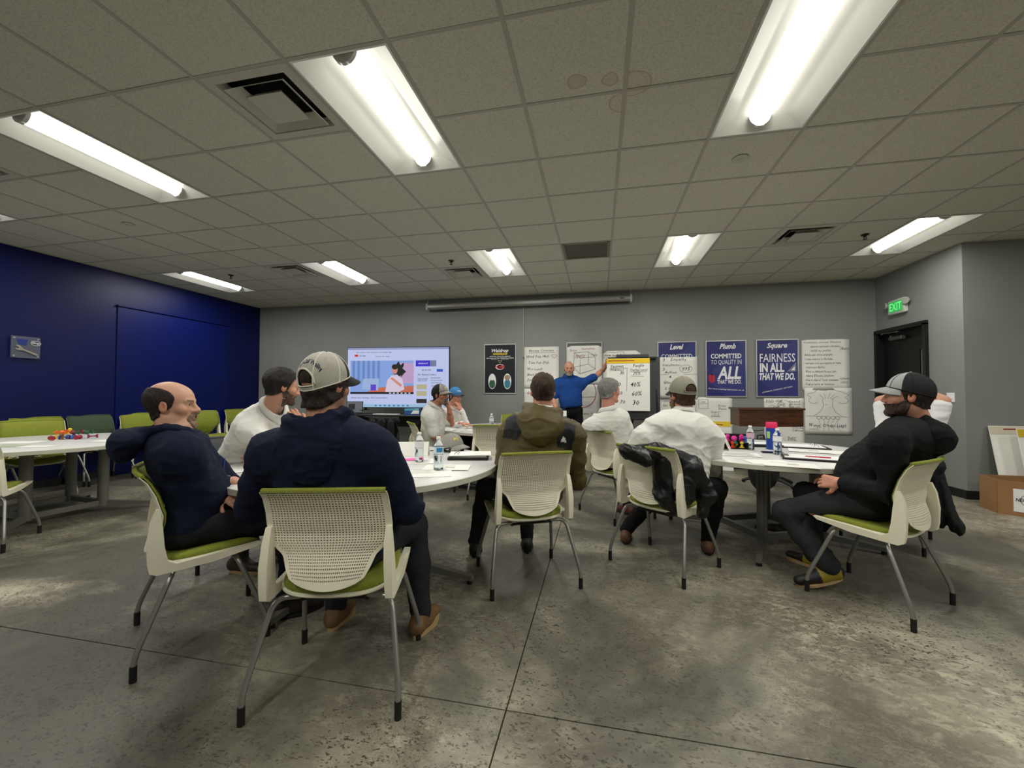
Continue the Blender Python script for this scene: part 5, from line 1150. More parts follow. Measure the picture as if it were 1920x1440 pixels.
# ---- shared cap materials
C_WHITE = mat('white mesh cap cloth', (206, 202, 188), .8, bump=(420, .6), mottle=(420, (176, 172, 158))); C_NAVY = mat('dark navy cap cloth', (26, 28, 36), .8, bump=(300, .2)); C_WT = mat('white tape', (222, 218, 204), .8)
C_GREY = mat('grey cap cloth', (142, 140, 132), .8, bump=(300, .2)); C_BLK = mat('black cap mesh', (20, 20, 21), .85, bump=(400, .4)); C_LG = mat('light grey cap cloth', (150, 152, 150), .8, bump=(300, .2)); C_BLUE = mat('blue cap cloth', (52, 120, 176), .8, bump=(300, .2)); C_OLV = mat('khaki grey cap cloth', (136, 134, 118), .8, bump=(300, .2))
YELT = mat('yellow thread', (214, 196, 50), .7); NAVT = mat('navy thread', (28, 34, 66), .7); WHT = mat('white thread', (226, 226, 220), .7)
NAVY = (20, 27, 46); WSH = (222, 221, 214)
ISEAT = {}
# 1 --- man in the white-mesh cap, nearest, back to us
person(CH1[0], 'person in navy hoodie and white-mesh cap, seated back to us nearest the camera', dict(chair=CH1, 
    pel=Lc(CH1, -.02, -.06, .56), neck=PX(604, 794, 1.76), head=PX(612, 722, 1.78), face=cdir(.42, .91, -.06), shL=PX(508, 844, 1.78), shR=PX(706, 844, 1.74),
    elL=PX(474, 952, 1.90), wrL=PX(520, 915, 2.16), elR=PX(766, 955, 1.84), wrR=PX(700, 975, 2.12), handL=dict(n=A(0, 0, -1), curl=.45), handR=dict(n=A(0, 0, -1), curl=.45),
    knL=Lc(CH1, -.17, .42, .52), anL=Lc(CH1, -.18, .40, .10), knR=Lc(CH1, .22, .40, .52), anR=A(-.90, 2.00, .10), toeR=cdir(.25, .97), skin=(190, 142, 118), hair=(44, 32, 25), hth=.017, hl=-.030, stubble=.5,
    cap=dict(mf=C_NAVY, mr=C_WHITE, ms=C_WT, open=1, wideseam=1, zb=-.036, text=[("Y'all Call Wally", PI - .12, .12, .022, 1.5, .1, NAVT)], arch=.36, tb=.02),
    cw=.235, cd=.145, bw=.225, bd=.165, rs=.088, cuff=.045, top=NAVY, topname='hoodie', fold=.0075, fs=(4, 4, 6.5), hood=dict(s=1.22, back=.085, down=.07, tip=.085, fold=.010), legs=(36, 37, 41), tw=1.08, shoe=(112, 84, 52), tan=1, nr=.075))
# 2 --- balding man in profile
person(CH2[0], 'person with balding head and navy hoodie, in profile holding a blue pen', dict(chair=CH2, 
    pel=Lc(CH2, 0, -.08, .555), neck=Lc(CH2, .0, -.125, 1.035), head=PX(323, 760, 2.08), face=cdir(.95, .31, .02), shL=Lc(CH2, -.19, -.07, .955), shR=Lc(CH2, .19, -.10, .955),
    elR=PX(372, 950, 2.06), wrR=PX(420, 925, 2.14), elL=PX(452, 930, 2.36), wrL=PX(438, 903, 2.22), handR=dict(d=cdir(.85, -.1, -.45), n=cdir(-.3, .4, -.9), curl=.45), handL=dict(d=cdir(-.9, -.2, .25), n=cdir(.2, .3, -.9), curl=.85),
    knR=Lc(CH2, .13, .40, .53), anR=Lc(CH2, .14, .36, .10), knL=Lc(CH2, -.13, .42, .53), anL=Lc(CH2, -.14, .44, .10), skin=(202, 156, 130), hair=(44, 34, 28), hairstyle='bald', goatee=1, beardc=(128, 104, 86), stubble=.12,
    cw=.195, cd=.13, bw=.19, bd=.15, bf=.05, rs=.076, top=NAVY, topname='hoodie', fold=.007, fs=(5, 5, 8), hood=dict(s=1.02, back=.15, down=.015, tip=.03, fold=.008, v=.052), legs=(30, 30, 33), shoe=(40, 32, 26), tan=0, nr=.07))
# 3 --- man in white shirt leaning on his elbow
CHP2 = ((-2.80, 2.62), nrm((.97, -.2)))
person(CHP2[0], 'person in white shirt with dark hair and beard, chin propped on hand', dict(chair=CHP2, 
    pel=Lc(CHP2, 0, -.02, .56), neck=PX(508, 766, 2.86), head=PX(530, 725, 2.80), face=cdir(.76, .65, -.20), shL=PX(538, 798, 3.04), shR=PX(474, 806, 2.70),
    elR=PX(548, 868, 2.60), wrR=PX(562, 800, 2.70), elL=PX(570, 868, 3.0), wrL=PX(500, 862, 2.78), handR=dict(d=cdir(-.5, .05, .85), n=cdir(-.5, .6, -.1), curl=.75), handL=dict(d=cdir(-.95, -.2, .2), n=cdir(0, .9, -.3), curl=.4),
    knL=Lc(CHP2, -.13, .42, .52), anL=Lc(CHP2, -.14, .40, .10), knR=Lc(CHP2, .13, .42, .52), anR=Lc(CHP2, .14, .42, .10), skin=(196, 146, 120), hair=(32, 26, 23), hth=.013, beard=.0018, beardc=(84, 64, 54), brough=.5, stubble=.45,
    cw=.20, cd=.125, bw=.18, bd=.135, rs=.068, cuff=.042, top=WSH, fold=.006, fs=(5, 5, 10), collar=1, legs=(60, 62, 68)))
# 4 --- olive jacket
def olive(lt, C, L):
    x, y, z = lt.T; m = (np.abs(x) > .105 + .25 * np.maximum(0, .80 * L - z)) & (z > L * .62) & (z < L * .93) & (y < .12) & (np.abs(x) < .235); C[m] = lc((22, 23, 26)); m = (np.abs(x - .165) < .022 - (z - .70 * L) * .5) & (z > .695 * L) & (z < .695 * L + .03) & (y < 0); C[m] = lc((220, 220, 216)); return C
person(CH3[0], 'person in olive and black hooded jacket seated with his back to us', dict(chair=CH3, 
    pel=Lc(CH3, 0, -.07, .56), neck=PX(1015, 778, 2.82), head=PX(1018, 733, 2.84), face=cdir(.03, 1, -.05), shL=PX(957, 812, 2.84), shR=PX(1074, 812, 2.84),
    elL=PX(944, 905, 2.92), wrL=Lc(CH3, -.12, .26, .66), elR=PX(1082, 900, 2.92), wrR=Lc(CH3, .12, .28, .66), handL=dict(n=A(0, 0, -1), curl=.4), handR=dict(n=A(0, 0, -1), curl=.4),
    knL=Lc(CH3, -.19, .40, .53), anL=Lc(CH3, -.26, .46, .10), knR=Lc(CH3, .13, .42, .53), anR=Lc(CH3, .15, .44, .10), skin=(186, 134, 110), hair=(58, 42, 30), hth=.009, hl=.004,
    cw=.215, cd=.145, bw=.225, bd=.165, rs=.082, cuff=.046, top=(78, 68, 34), topname='jacket', topmat=SHELLC, topfn=olive, fold=.009, fs=(5, 5, 9), collar=1, collarc=(220, 220, 216), hood=dict(s=1.25, back=.10, down=.07, tip=.055, fold=.009, c=(84, 74, 38), fs=(5, 5, 9)), legs=(40, 41, 44), shoe=(24, 22, 22), tan=0, low=.16, nr=.07))
# 5 --- grey cap, big white shirt
person(CH4[0], 'person in khaki-grey cap and large white shirt, seated before the black jacket', dict(chair=CH4, 
    pel=PX(1268, 912, 3.03), neck=PX(1280, 779, 3.10), head=PX(1279, 741, 3.12), face=cdir(-.22, .97, -.12), shL=PX(1208, 818, 3.06), shR=PX(1332, 820, 3.12),
    elL=PX(1182, 868, 3.16), wrL=PX(1235, 852, 3.48), elR=PX(1334, 880, 3.22), wrR=PX(1312, 852, 3.50), handL=dict(n=A(0, 0, -1), curl=.45), handR=dict(n=A(0, 0, -1), curl=.45),
    knL=Lc(CH4, -.20, .36, .52), anL=A(.22, 3.56, .10), toeL=A(.1, 1, 0), knR=A(.86, 3.36, .52), anR=A(.83, 3.46, .10), toeR=A(.2, 1, 0), skin=(188, 138, 112), hair=(62, 40, 28), hth=.013, hl=-.012, beard=.014, beardc=(112, 84, 58),
    cap=dict(mf=C_OLV, mr=C_OLV, mb=mat('charcoal brim', (52, 54, 56), .7), open=1), cw=.245, cd=.16, bw=.25, bd=.185, rs=.084, cuff=.048, top=WSH, fold=.009, fs=(4.5, 4.5, 8), collar=1, legs=(22, 22, 24), pw=.20, tw=1.15, shoe=(96, 62, 40), tan=0, low=.14, belt=.0))
# 6 --- grey-haired man
person(CH6[0], 'person with grey hair and white shirt, seated facing the easel', dict(chair=CH6, 
    pel=Lc(CH6, .03, -.04, .56), neck=PX(1140, 772, 4.08), head=PX(1143, 733, 4.08), face=cdir(.92, .39, -.02), shL=PX(1106, 798, 4.02), shR=PX(1170, 798, 4.20),
    elL=Lc(CH6, -.25, .08, .80), wrL=Lc(CH6, -.06, .34, .74), elR=PX(1186, 838, 4.26), wrR=PX(1222, 836, 4.40), handL=dict(n=A(0, 0, -1), curl=.45), handR=dict(n=A(0, 0, -1), curl=.5),
    knL=Lc(CH6, -.13, .42, .52), anL=Lc(CH6, -.12, .36, .10), knR=Lc(CH6, .13, .42, .52), anR=Lc(CH6, .06, .10, .10), skin=(196, 138, 118), hair=(128, 126, 120), hth=.014, hl=-.004,
    cw=.20, cd=.13, bw=.20, bd=.15, rs=.070, cuff=.042, top=WSH, fold=.007, fs=(5, 5, 9), collar=1, legs=(26, 26, 28), shoe=(92, 44, 32), tan=0))
# 7 --- bearded man in black
person(CH5[0], 'person in black hoodie, beard and grey-black cap, reclining in profile', dict(chair=CH5, 
    pel=Lc(CH5, 0, .06, .56), neck=PX(1724, 798, 2.46), head=PX(1702, 743, 2.44), face=cdir(-.80, .60, .02), shL=Lc(CH5, -.20, -.15, .985), shR=Lc(CH5, .20, -.17, .985),
    elL=PX(1676, 925, 2.28), wrL=PX(1574, 905, 2.50), elR=Lc(CH5, .28, .02, .74), wrR=Lc(CH5, .10, .20, .70), handL=dict(d=cdir(-.55, .83, -.05), n=cdir(.4, .9, -.3), curl=1.3), handR=dict(n=A(0, 0, -1), curl=.45),
    knL=PX(1472, 960, 2.80), anL=PX(1552, 1058, 2.60), toeL=cdir(-.86, .2), liftL=1, knR=Lc(CH5, .14, .44, .52), anR=Lc(CH5, .16, .40, .10), skin=(206, 152, 126), hair=(48, 36, 30), hth=.009, beard=.008, beardc=(62, 47, 38), wide=1.03,
    cap=dict(mf=C_LG, mr=C_BLK, ms=C_BLK, seam6=1, text=[('MS', 0.35, .62, .020, .42, .2, YELT)]),
    cw=.215, cd=.14, bw=.215, bd=.165, bf=.055, rs=.080, cuff=.044, top=(27, 28, 29), topname='hoodie', fold=.0075, fs=(4.5, 4.5, 8), hood=dict(s=1.02, back=.08, down=.02, tip=.04, fold=.010, cord=1, v=.07), legs=(46, 47, 49), tw=1.12, flare=.068, shoe=(26, 24, 24), shoe2=(146, 128, 40), tan=1, nr=.07))
# 8 --- man with hands behind his head
CHP11 = ((2.38, 4.10), nrm((-.80, .60)))
person(CHP11[0], 'person in white T-shirt with both hands clasped behind his head', dict(chair=CHP11, 
    pel=Lc(CHP11, 0, -.02, .555), neck=PX(1702, 806, 3.46), head=PX(1712, 755, 3.46), face=cdir(-.60, .80, 0), shL=PX(1668, 818, 3.58), shR=PX(1742, 818, 3.30),
    elL=PX(1652, 752, 3.66), wrL=PX(1694, 742, 3.54), elR=PX(1768, 752, 3.26), wrR=PX(1728, 738, 3.38), handL=dict(d=cdir(.9, -.4, .1), n=cdir(-.4, .8, 0), curl=.3), handR=dict(d=cdir(-.9, .2, .1), n=cdir(-.2, .9, 0), curl=.3),
    knL=PX(1548, 930, 3.72), anL=PX(1462, 998, 3.62), toeL=cdir(-.75, .3), knR=PX(1575, 935, 3.50), anR=PX(1520, 1010, 3.40), toeR=cdir(-.8, .3), skin=(206, 156, 132), hair=(70, 56, 46), hth=.006, short=1,
    cw=.20, cd=.135, bw=.19, bd=.16, bf=.05, rs=.074, top=(230, 230, 228), topname='tee_shirt', fold=.006, fs=(5, 5, 9), legs=(14, 14, 15), shoe=(20, 20, 20), tan=1))
# 9 --- standing presenter
SX, SY = -.43, 6.72
person((SX, SY), 'person standing in blue polo shirt, bald with grey beard, arm on the easel', dict(standing=1, far=1,
    pel=A(SX, SY, .96), neck=PX(1066, 707, 6.68), head=PX(1067, 692, 6.62), face=cdir(-.10, -1, -.02), shL=PX(1090, 718, 6.66), shR=PX(1045, 718, 6.70),
    elL=PX(1117, 706, 6.70), wrL=PX(1134, 690, 6.72), elR=PX(1036, 747, 6.62), wrR=PX(1044, 768, 6.50), handL=dict(d=cdir(.45, .1, .9), n=cdir(.1, .95, 0), curl=.6), handR=dict(d=A(.1, -.2, -1), n=A(1, 0, 0), curl=.4),
    knL=A(SX + .13, SY, .50), anL=A(SX + .15, SY, .10), knR=A(SX - .11, SY, .50), anR=A(SX - .13, SY, .10), toeL=A(.3, -1, 0), toeR=A(-.3, -1, 0), skin=(190, 138, 112), hair=(60, 50, 44), brow=(60, 50, 44), hairstyle='none', beard=.0022, stubble=.4, beardc=(132, 124, 116), short=1,
    cw=.20, cd=.13, bw=.185, bd=.14, rs=.075, top=(28, 66, 132), topname='polo_shirt', fold=.006, fs=(5, 5, 9), collar=1, legs=(18, 18, 20), belt=.07, low=-.05, shoe=(20, 18, 18), tan=0))
# 10 --- two men at the far table
CHP4 = ((-2.12, 4.95), nrm((.80, .60))); CHP5 = ((-2.20, 5.98), nrm((.97, -.15)))
person(CHP4[0], 'person in black and grey cap with goatee, at the far table near the television', dict(chair=CHP4, far=1,
    pel=Lc(CHP4, 0, -.02, .56), neck=PX(814, 762, 5.20), head=PX(826, 741, 5.16), face=cdir(.88, -.42, 0), shR=PX(809, 780, 5.05), shL=PX(833, 775, 5.38),
    elR=PX(815, 818, 5.02), wrR=PX(836, 832, 5.22), elL=PX(846, 794, 5.32), wrL=PX(842, 766, 5.22), handL=dict(d=cdir(-.1, 0, 1), n=cdir(-.9, .3, 0), curl=1.2), handR=dict(n=A(0, 0, -1), curl=.5),
    knL=Lc(CHP4, -.12, .42, .52), anL=Lc(CHP4, -.12, .42, .10), knR=Lc(CHP4, .12, .42, .52), anR=Lc(CHP4, .12, .42, .10), skin=(178, 124, 98), hair=(40, 34, 30), hth=.006, goatee=1, beardc=(90, 80, 74), stubble=.35, short=1,
    cap=dict(mf=C_GREY, mr=C_BLK, ms=C_BLK, text=[('MS', 0, .5, .02, .5, .2, YELT)]), cw=.19, cd=.125, bw=.18, bd=.14, rs=.074, top=WSH, fold=.006, collar=1, legs=(22, 22, 24), shoe=(24, 22, 20), tan=0))
person(CHP5[0], 'person in blue cap and white shirt, hand at mouth, at the far table', dict(chair=CHP5, far=1,
    pel=Lc(CHP5, 0, -.02, .56), neck=PX(850, 764, 6.18), head=PX(854, 743, 6.14), face=cdir(.72, -.68, -.08), shR=PX(836, 779, 6.08), shL=PX(864, 777, 6.26),
    elL=PX(874, 794, 6.10), wrL=PX(863, 768, 6.02), elR=PX(846, 800, 5.94), wrR=PX(868, 794, 5.76), handL=dict(d=cdir(-.3, 0, 1), n=cdir(-.7, .6, 0), curl=1.1), handR=dict(d=cdir(1, -.2, -.1), n=A(0, 0, -1), curl=.35),
    knL=Lc(CHP5, -.12, .40, .52), anL=Lc(CHP5, -.12, .42, .10), knR=Lc(CHP5, .12, .40, .52), anR=Lc(CHP5, .12, .42, .10), skin=(196, 142, 120), hair=(60, 44, 34), hth=.006,
    cap=dict(mf=C_BLUE, mr=C_BLUE, mb=mat('teal brim', (36, 74, 96), .7), text=[('Waldrop', 0, .42, .02, .9, .2, WHT)]), cw=.18, cd=.12, bw=.17, bd=.13, rs=.062, top=WSH, fold=.006, collar=1, legs=(24, 24, 26), shoe=(24, 22, 20), tan=0))
# the chairs these last ones sit on are re-seated here
for o in list(COL.objects):
    lb = o.get('label', '')
    if 'under the man leaning' in lb: o.location = (CHP2[0][0] - .04, CHP2[0][1], 0); o.rotation_euler[2] = math.atan2(-CHP2[1][0], CHP2[1][1])
    if 'hands behind his head' in lb and o.get('category') == 'chair': o.location = (CHP11[0][0], CHP11[0][1], 0); o.rotation_euler[2] = math.atan2(-CHP11[1][0], CHP11[1][1])
    if 'under the man in black and grey cap' in lb: o.location = (CHP4[0][0], CHP4[0][1], 0); o.rotation_euler[2] = math.atan2(-CHP4[1][0], CHP4[1][1])
    if 'hidden under a hanging' in lb: o.location = (-2.85, 5.45, 0)
chair(chair_far, CHP5[0][0], CHP5[0][1], *CHP5[1], 'green-padded chair under the man in the blue cap')
# ================================================================== THINGS STANDING ABOUT
BOARDG = mat('easel grey board', (64, 66, 66), .5)
# --- easel and pad
t = empty('easel', (.55, 6.80, 0), 0, 'dark grey flip chart easel the presenter leans his hand on', 'easel')
tl = .10
MB().box((0, .0, 1.33), (.80, .02, .98), bev=.004).build('board', BOARDG, t)
MB().box((-.03, -.03, 1.80), (.74, .05, .035), bev=.008).build('clip_bar', BLKPL, t); MB().box((-.02, .0, 1.84), (.5, .02, .05), bev=.006).build('crown', BOARDG, t)
MB().box((0, -.04, .835), (.80, .08, .03), bev=.006).build('tray', BLKPL, t)
for a, b_, c in ((-.33, -.42, -.12), (.33, .42, -.12), (0, 0, .48)): MB().tube([(a, .02, 1.5), (b_, c, .0)], .014, 8).build('leg', BLKPL, t, True)
t = empty('flipchart_pad', (.135, 6.725, 1.80), 0, 'flip chart pad with yellow header and percentages on the easel', 'flip chart pad')
MB().box((.325, .0, -.42), (.655, .02, .83)).build('pad', mat('bright pad paper', (238, 237, 230), .8), t); MB().box((.325, -.012, -.045), (.655, .004, .075)).build('header_band', mat('yellow header', (240, 198, 20), .6), t)
mb = MB(); rect(mb, .02, -.05, .42, -.036, -.0145); mb.build('band_print', INKR, t); K = MB()
for x, z, q, h, w_ in ((.06, -.15, 'Equipment', .045, .20), (.40, -.14, 'People', .05, .17), (.04, -.20, '(tankless)', .04, .22), (.36, -.205, '(techs/csrs)', .04, .26), (.20, -.26, '30', .05, .07), (.40, -.27, '70%', .05, .12), (.36, -.45, '40%', .075, .16), (.38, -.60, '60%', .075, .16), (.39, -.74, '30', .075, .11), (.17, -.45, '0', .06, .05), (.16, -.58, '50', .06, .08), (.20, -.72, '70', .06, .08)): hand(K, q, x, z, h, w_)
stroke(K, [(.04, -.165), (.32, -.16)], .004); stroke(K, [(.31, -.17), (.30, -.52)], .004); stroke(K, [(.36, -.22), (.60, -.22)], .003); stroke(K, [(.36, -.285), (.56, -.29)], .003)
for v in K.v: v[:, 1] -= .0125
K.build('lettering', INK, t)
# --- television on a black desk
t = empty('television_desk', (-3.65, 6.62, 0), 0, 'black desk with curved brackets below the television', 'desk')
MB().box((0, 0, .855), (1.72, .62, .03), bev=.01).build('desk_top', BLKPL, t)
for x in (-.62, .62):
    MB().box((x, 0, .43), (.09, .07, .82), bev=.01).build('leg', BLKPL, t); MB().box((x, 0, .02), (.09, .56, .04), bev=.01).build('foot', BLKPL, t)
    mb = MB(); pr_ = [(x - .30, .84), (x + .30, .84), (x + .26, .80), (x + .12, .775), (x + .05, .70), (x - .05, .70), (x - .12, .775), (x - .26, .80)]; n = 8; P = [(a, -.20, z) for a, z in pr_] + [(a, -.16, z) for a, z in pr_]
    mb.add(P, [tuple(range(n)), tuple(range(2 * n - 1, n - 1, -1))] + [(i, n + i, n + (i + 1) % n, (i + 1) % n) for i in range(n)]); mb.build('bracket', BLKPL, t)
MB().box((0, .12, .72), (1.24, .03, .16), bev=.005).build('modesty_panel', BLKPL, t)
p0, p1 = PX(648, 652, 7.36), PX(838, 661, 7.25); TW = 1.88; ang = .10
tv = empty('television', (-3.52, 6.74, .885), ang, 'large flat television showing a web video page', 'television'); TH = 1.07
SB = (TW / 2 + .012, TH / 2 + .012); MB().box((0, .03, .10 + TH / 2), (2 * SB[0], .05, 2 * SB[1]), bev=.006).build('housing', BLKPL, tv)
for x in (-.6, .6): MB().box((x, .0, .05), (.05, .3, .012), bev=.003).build('foot', BLKPL, tv); MB().box((x, .03, .075), (.04, .03, .06)).build('foot_post', BLKPL, tv)
def em(n, c, e=.85):
    m = mat('screen ' + n, c, .3, emit=e * .88, spec=.3); m.node_tree.nodes['Principled BSDF'].inputs['Base Color'].default_value = (.02, .02, .02, 1); return m
LAYER = [0]
def panel(name, shapes, m, txts=()):
    LAYER[0] += 1; y = .0045 - .0006 * LAYER[0]; mb = MB()
    for q in shapes: poly(mb, [(-TW / 2 + a * TW, .10 + TH * (1 - b_)) for a, b_ in q], y)
    for (s_, a, b_, h_, w_, al) in txts: text(mb, s_, -TW / 2 + a * TW, .10 + TH * (1 - b_), h_ * TH, w_ * TW if w_ else None, al, y=y, bold=.01)
    mb.build(name, m, tv)
bx = lambda a, b_, c, d: [(a, d), (c, d), (c, b_), (a, b_)]
panel('screen', [bx(0, 0, 1, 1)], em('page', (196, 206, 246), .95))
panel('browser_bar', [bx(0, 0, 1, .035)], em('bar', (150, 160, 205)))
panel('browser_text', [], em('bar text', (70, 76, 100)), [('video lessons and workshop recordings page', .08, .085, .018, .36, 'l'), ('search the page', .28, .155, .018, .14, 'l'), ('Home care training - The Conversation', .04, .855, .024, .36, 'l')])
panel('red_logo', [bx(.07, .115, .105, .15)], em('red', (220, 40, 40)))
panel('logo_text', [], em('dark text', (30, 34, 50)), [('YouTube', .11, .148, .026, .07, 'l')])
panel('video', [bx(.03, .22, .66, .78)], em('video wall', (140, 172, 236), .9))
panel('video_curtain', [bx(.05 + k * .05, .22, .075 + k * .05, .58) for k in range(6)], em('curtain', (110, 146, 214)))
panel('video_bar', [bx(.03, .745, .66, .78)], em('black bar', (26, 22, 40), .5))
panel('video_table', [[(.20, .745), (.32, .67), (.66, .64), (.66, .745)]], em('table', (214, 118, 92)))
panel('video_back_right', [bx(.50, .26, .66, .60)], em('pinkish wall', (206, 170, 214)))
panel('video_plant', [[(.52 + .05 * math.cos(a) * (1 + .4 * math.sin(5 * a)), .38 + .12 * math.sin(a) * (1 + .3 * math.cos(7 * a))) for a in np.linspace(2 * PI, 0, 30)[:-1]]], em('plant', (26, 34, 40), .4))
panel('video_shirt', [[(.38, .745), (.40, .55), (.44, .47), (.50, .46), (.55, .53), (.57, .70), (.52, .745)]], em('white shirt', (232, 218, 240)))
panel('video_face', [[(.475 + .028 * math.cos(a), .37 + .075 * math.sin(a)) for a in np.linspace(2 * PI, 0, 16)[:-1]], [(.43, .52), (.45, .50), (.55, .63), (.53, .66)]], em('face', (226, 150, 130)))
panel('video_hair', [[(.475 + .032 * math.cos(a), .325 + .045 * math.sin(a)) for a in np.linspace(2 * PI, 0, 16)[:-1]]], em('hair', (40, 26, 30), .5))
panel('video_laptop', [[(.15, .70), (.16, .52), (.32, .52), (.31, .72)]], em('laptop', (170, 196, 240)))
panel('video_purple_box', [bx(.235, .62, .29, .72)], em('purple', (104, 72, 220)))
panel('video_icons', [bx(.42 + k * .038, .755, .44 + k * .038, .772) for k in range(6)], em('icons', (230, 230, 240)))
panel('banner', [bx(.68, .22, .82, .32)], em('deep blue', (58, 36, 214)))
panel('banner_text', [], em('white text', (226, 226, 255)), [('dashboard', .75, .28, .025, .09, 'c')])
panel('thumbnail', [bx(.82, .22, .88, .32)], em('thumb grey', (120, 130, 170)))
panel('button', [bx(.885, .365, .945, .41)], em('blue button', (44, 96, 200)))
panel('side_text', [], em('side text', (70, 80, 110)), [('Sign up today', .74, .39, .03, .09, 'l'), ('All  Related videos', .70, .47, .03, .18, 'l'), ('Pencils and fields', .70, .54, .03, .10, 'l'), ('notes in a line', .70, .57, .03, .09, 'l'), ('Recommended', .83, .52, .025, .09, 'l'), ('for your next job', .83, .56, .02, .11, 'l'), ('watch later list', .83, .60, .02, .10, 'l'), ('subscribe', .83, .65, .02, .07, 'l')])
panel('thumbnails', [bx(.69, .62, .79, .70), bx(.69, .73, .79, .81)], em('thumb cream', (196, 190, 150)))
panel('thumbnail_dark', [bx(.69, .86, .79, .93)], em('thumb dark', (60, 50, 50), .5))
panel('task_bar', [bx(0, .95, 1, 1)], em('task bar', (166, 206, 236)))
panel('task_icons', [bx(.28 + k * .045, .96, .30 + k * .045, .985) for k in range(8)], em('icon blue', (60, 130, 190)))
t = empty('laptop', (-4.22, 6.42, .87), .12, 'small open laptop beside the television, showing the same page', 'laptop')
MB().box((0, 0, .008), (.30, .21, .014), bev=.004).build('base', BLKPL, t)
lid = MB().box((0, .125, .115), (.30, .010, .21), R=Rm(-.15, 0, 0), bev=.003).build('lid', BLKPL, t); MB().box((0, .118, .117), (.28, .004, .185), R=Rm(-.15, 0, 0)).build('display', em('laptop page', (130, 136, 140), .5), lid); MB().box((-.05, .113, .125), (.12, .002, .10), R=Rm(-.15, 0, 0)).build('display_photo', em('laptop photo', (46, 40, 40), .3), lid)
t = MB().box((-3.55, 6.42, .876), (.45, .13, .012), bev=.003).build('keyboard', mat('white plastic', (214, 214, 210), .5)); tag(t, 'slim white keyboard on the black television desk', 'keyboard')
t = empty('tissue_box', (-3.08, 6.45, .87), .2, 'blue and white carton standing on the television desk', 'carton'); MB().box((0, 0, .055), (.25, .13, .11), bev=.003).build('carton', mat('carton blue', (40, 84, 150), .5), t)
mb = MB(); poly(mb, [(-.02, .02), (.12, .02), (.12, .105), (.05, .105)], -.0665); mb.build('white_panel', PRT_W, t); mb = MB(); rect(mb, -.12, .075, .12, .1, -.067); mb.build('teal_panel', mat('carton teal', (90, 180, 190), .5), t)
# --- lectern
t = empty('lectern', (2.26, 6.22, 0), 0, 'wooden lectern top on a black pole in front of the wall sheets', 'lectern')
WOOD = mat('dark cherry wood', (92, 52, 26), .4, mottle=(5, (62, 34, 18), (1, 1, 6)), bump=(30, .1, (1, 1, 8)))
pl = [(-.40, -.17), (.05, -.22), (.40, -.10), (.40, .22), (-.40, .22)]; MB().prism([(a, b_) for a, b_ in pl], .80, 1.02).build('body', WOOD, t)
MB().prism([(a * 1.05, b_ * 1.08) for a, b_ in pl], 1.02, 1.045).build('top', WOOD, t); MB().tube([(.02, 0, .06), (.02, 0, .80)], .032, 14).build('pole', BLKPL, t, True)
for k in range(5): a = .3 + k * 2 * PI / 5; MB().tube([(.02, 0, .10), (.02 + .17 * math.cos(a), .17 * math.sin(a), .085), (.02 + .32 * math.cos(a), .32 * math.sin(a), .03)], [.03, .024, .018], 8).build('base_arm', BLKPL, t, True)
for k in range(5): a = .3 + k * 2 * PI / 5; MB().tube([(.02 + .31 * math.cos(a), .31 * math.sin(a) - .012, .024), (.02 + .31 * math.cos(a), .31 * math.sin(a) + .012, .024)], .024, 12).build('castor', BLKR, t, True)
MB().tube([(-.05, 0, .74), (-.22, -.02, .72)], .006, 6).build('height_lever', STEEL, t)
t = empty('backpack', (1.98, 5.62, 0), .3, 'black bag slumped below the lectern behind the bottles', 'bag'); F = Fld((-.25, -.2, 0), (.25, .2, .75), .012); F.ell((0, 0, .36), (.19, .11, .33), k=.04).ell((0, -.06, .26), (.15, .10, .18), k=.04); P, Q = F.net(); N = normals(P, Q); P = folds(P, N, .012, (8, 8, 8), 5); P[:, 2] = np.maximum(P[:, 2], .002); mesh_fast('bag_body', P, Q, mat('black nylon', (16, 16, 18), .5), t); MB().tube([(-.05, .02, .66), (-.04, .02, .72), (.04, .02, .72), (.05, .02, .66)], .01, 8).build('handle', BLKPL, t, True)
# --- spare pad leaning on the wall by the lectern
def leaning_pad(x, y, z, w_, h_, rz, tilt, label, band=(232, 200, 40), slots=False, marks=()):
    t = empty('easel_pad', (x, y, z), rz, label, 'flip chart pad', 'spare flip chart pads'); t.rotation_euler = (-tilt, 0, rz)
    MB().box((0, 0, h_ / 2), (w_, .012, h_)).build('pad', PAPER, t); MB().box((0, -.008, h_ - .05), (w_, .005, .085)).build('header_band', mat('band %d' % band[0], band, .6), t)
    mb = MB(); rect(mb, -w_ * .3, h_ - .045, -.02, h_ - .030, -.0115); rect(mb, .04, h_ - .07, w_ * .3, h_ - .055, -.0115); mb.build('band_print', INKR, t)
    if marks:
        K = MB()
        for q, a, b_, c in marks: hand(K, q, a, b_, c)
        for v in K.v: v[:, 1] -= .0075
        K.build('lettering', INK, t)
    return t
leaning_pad(1.82, 7.20, .0, .60, .80, 0, .18, 'spare pad with yellow band leaning on the wall behind the lectern')
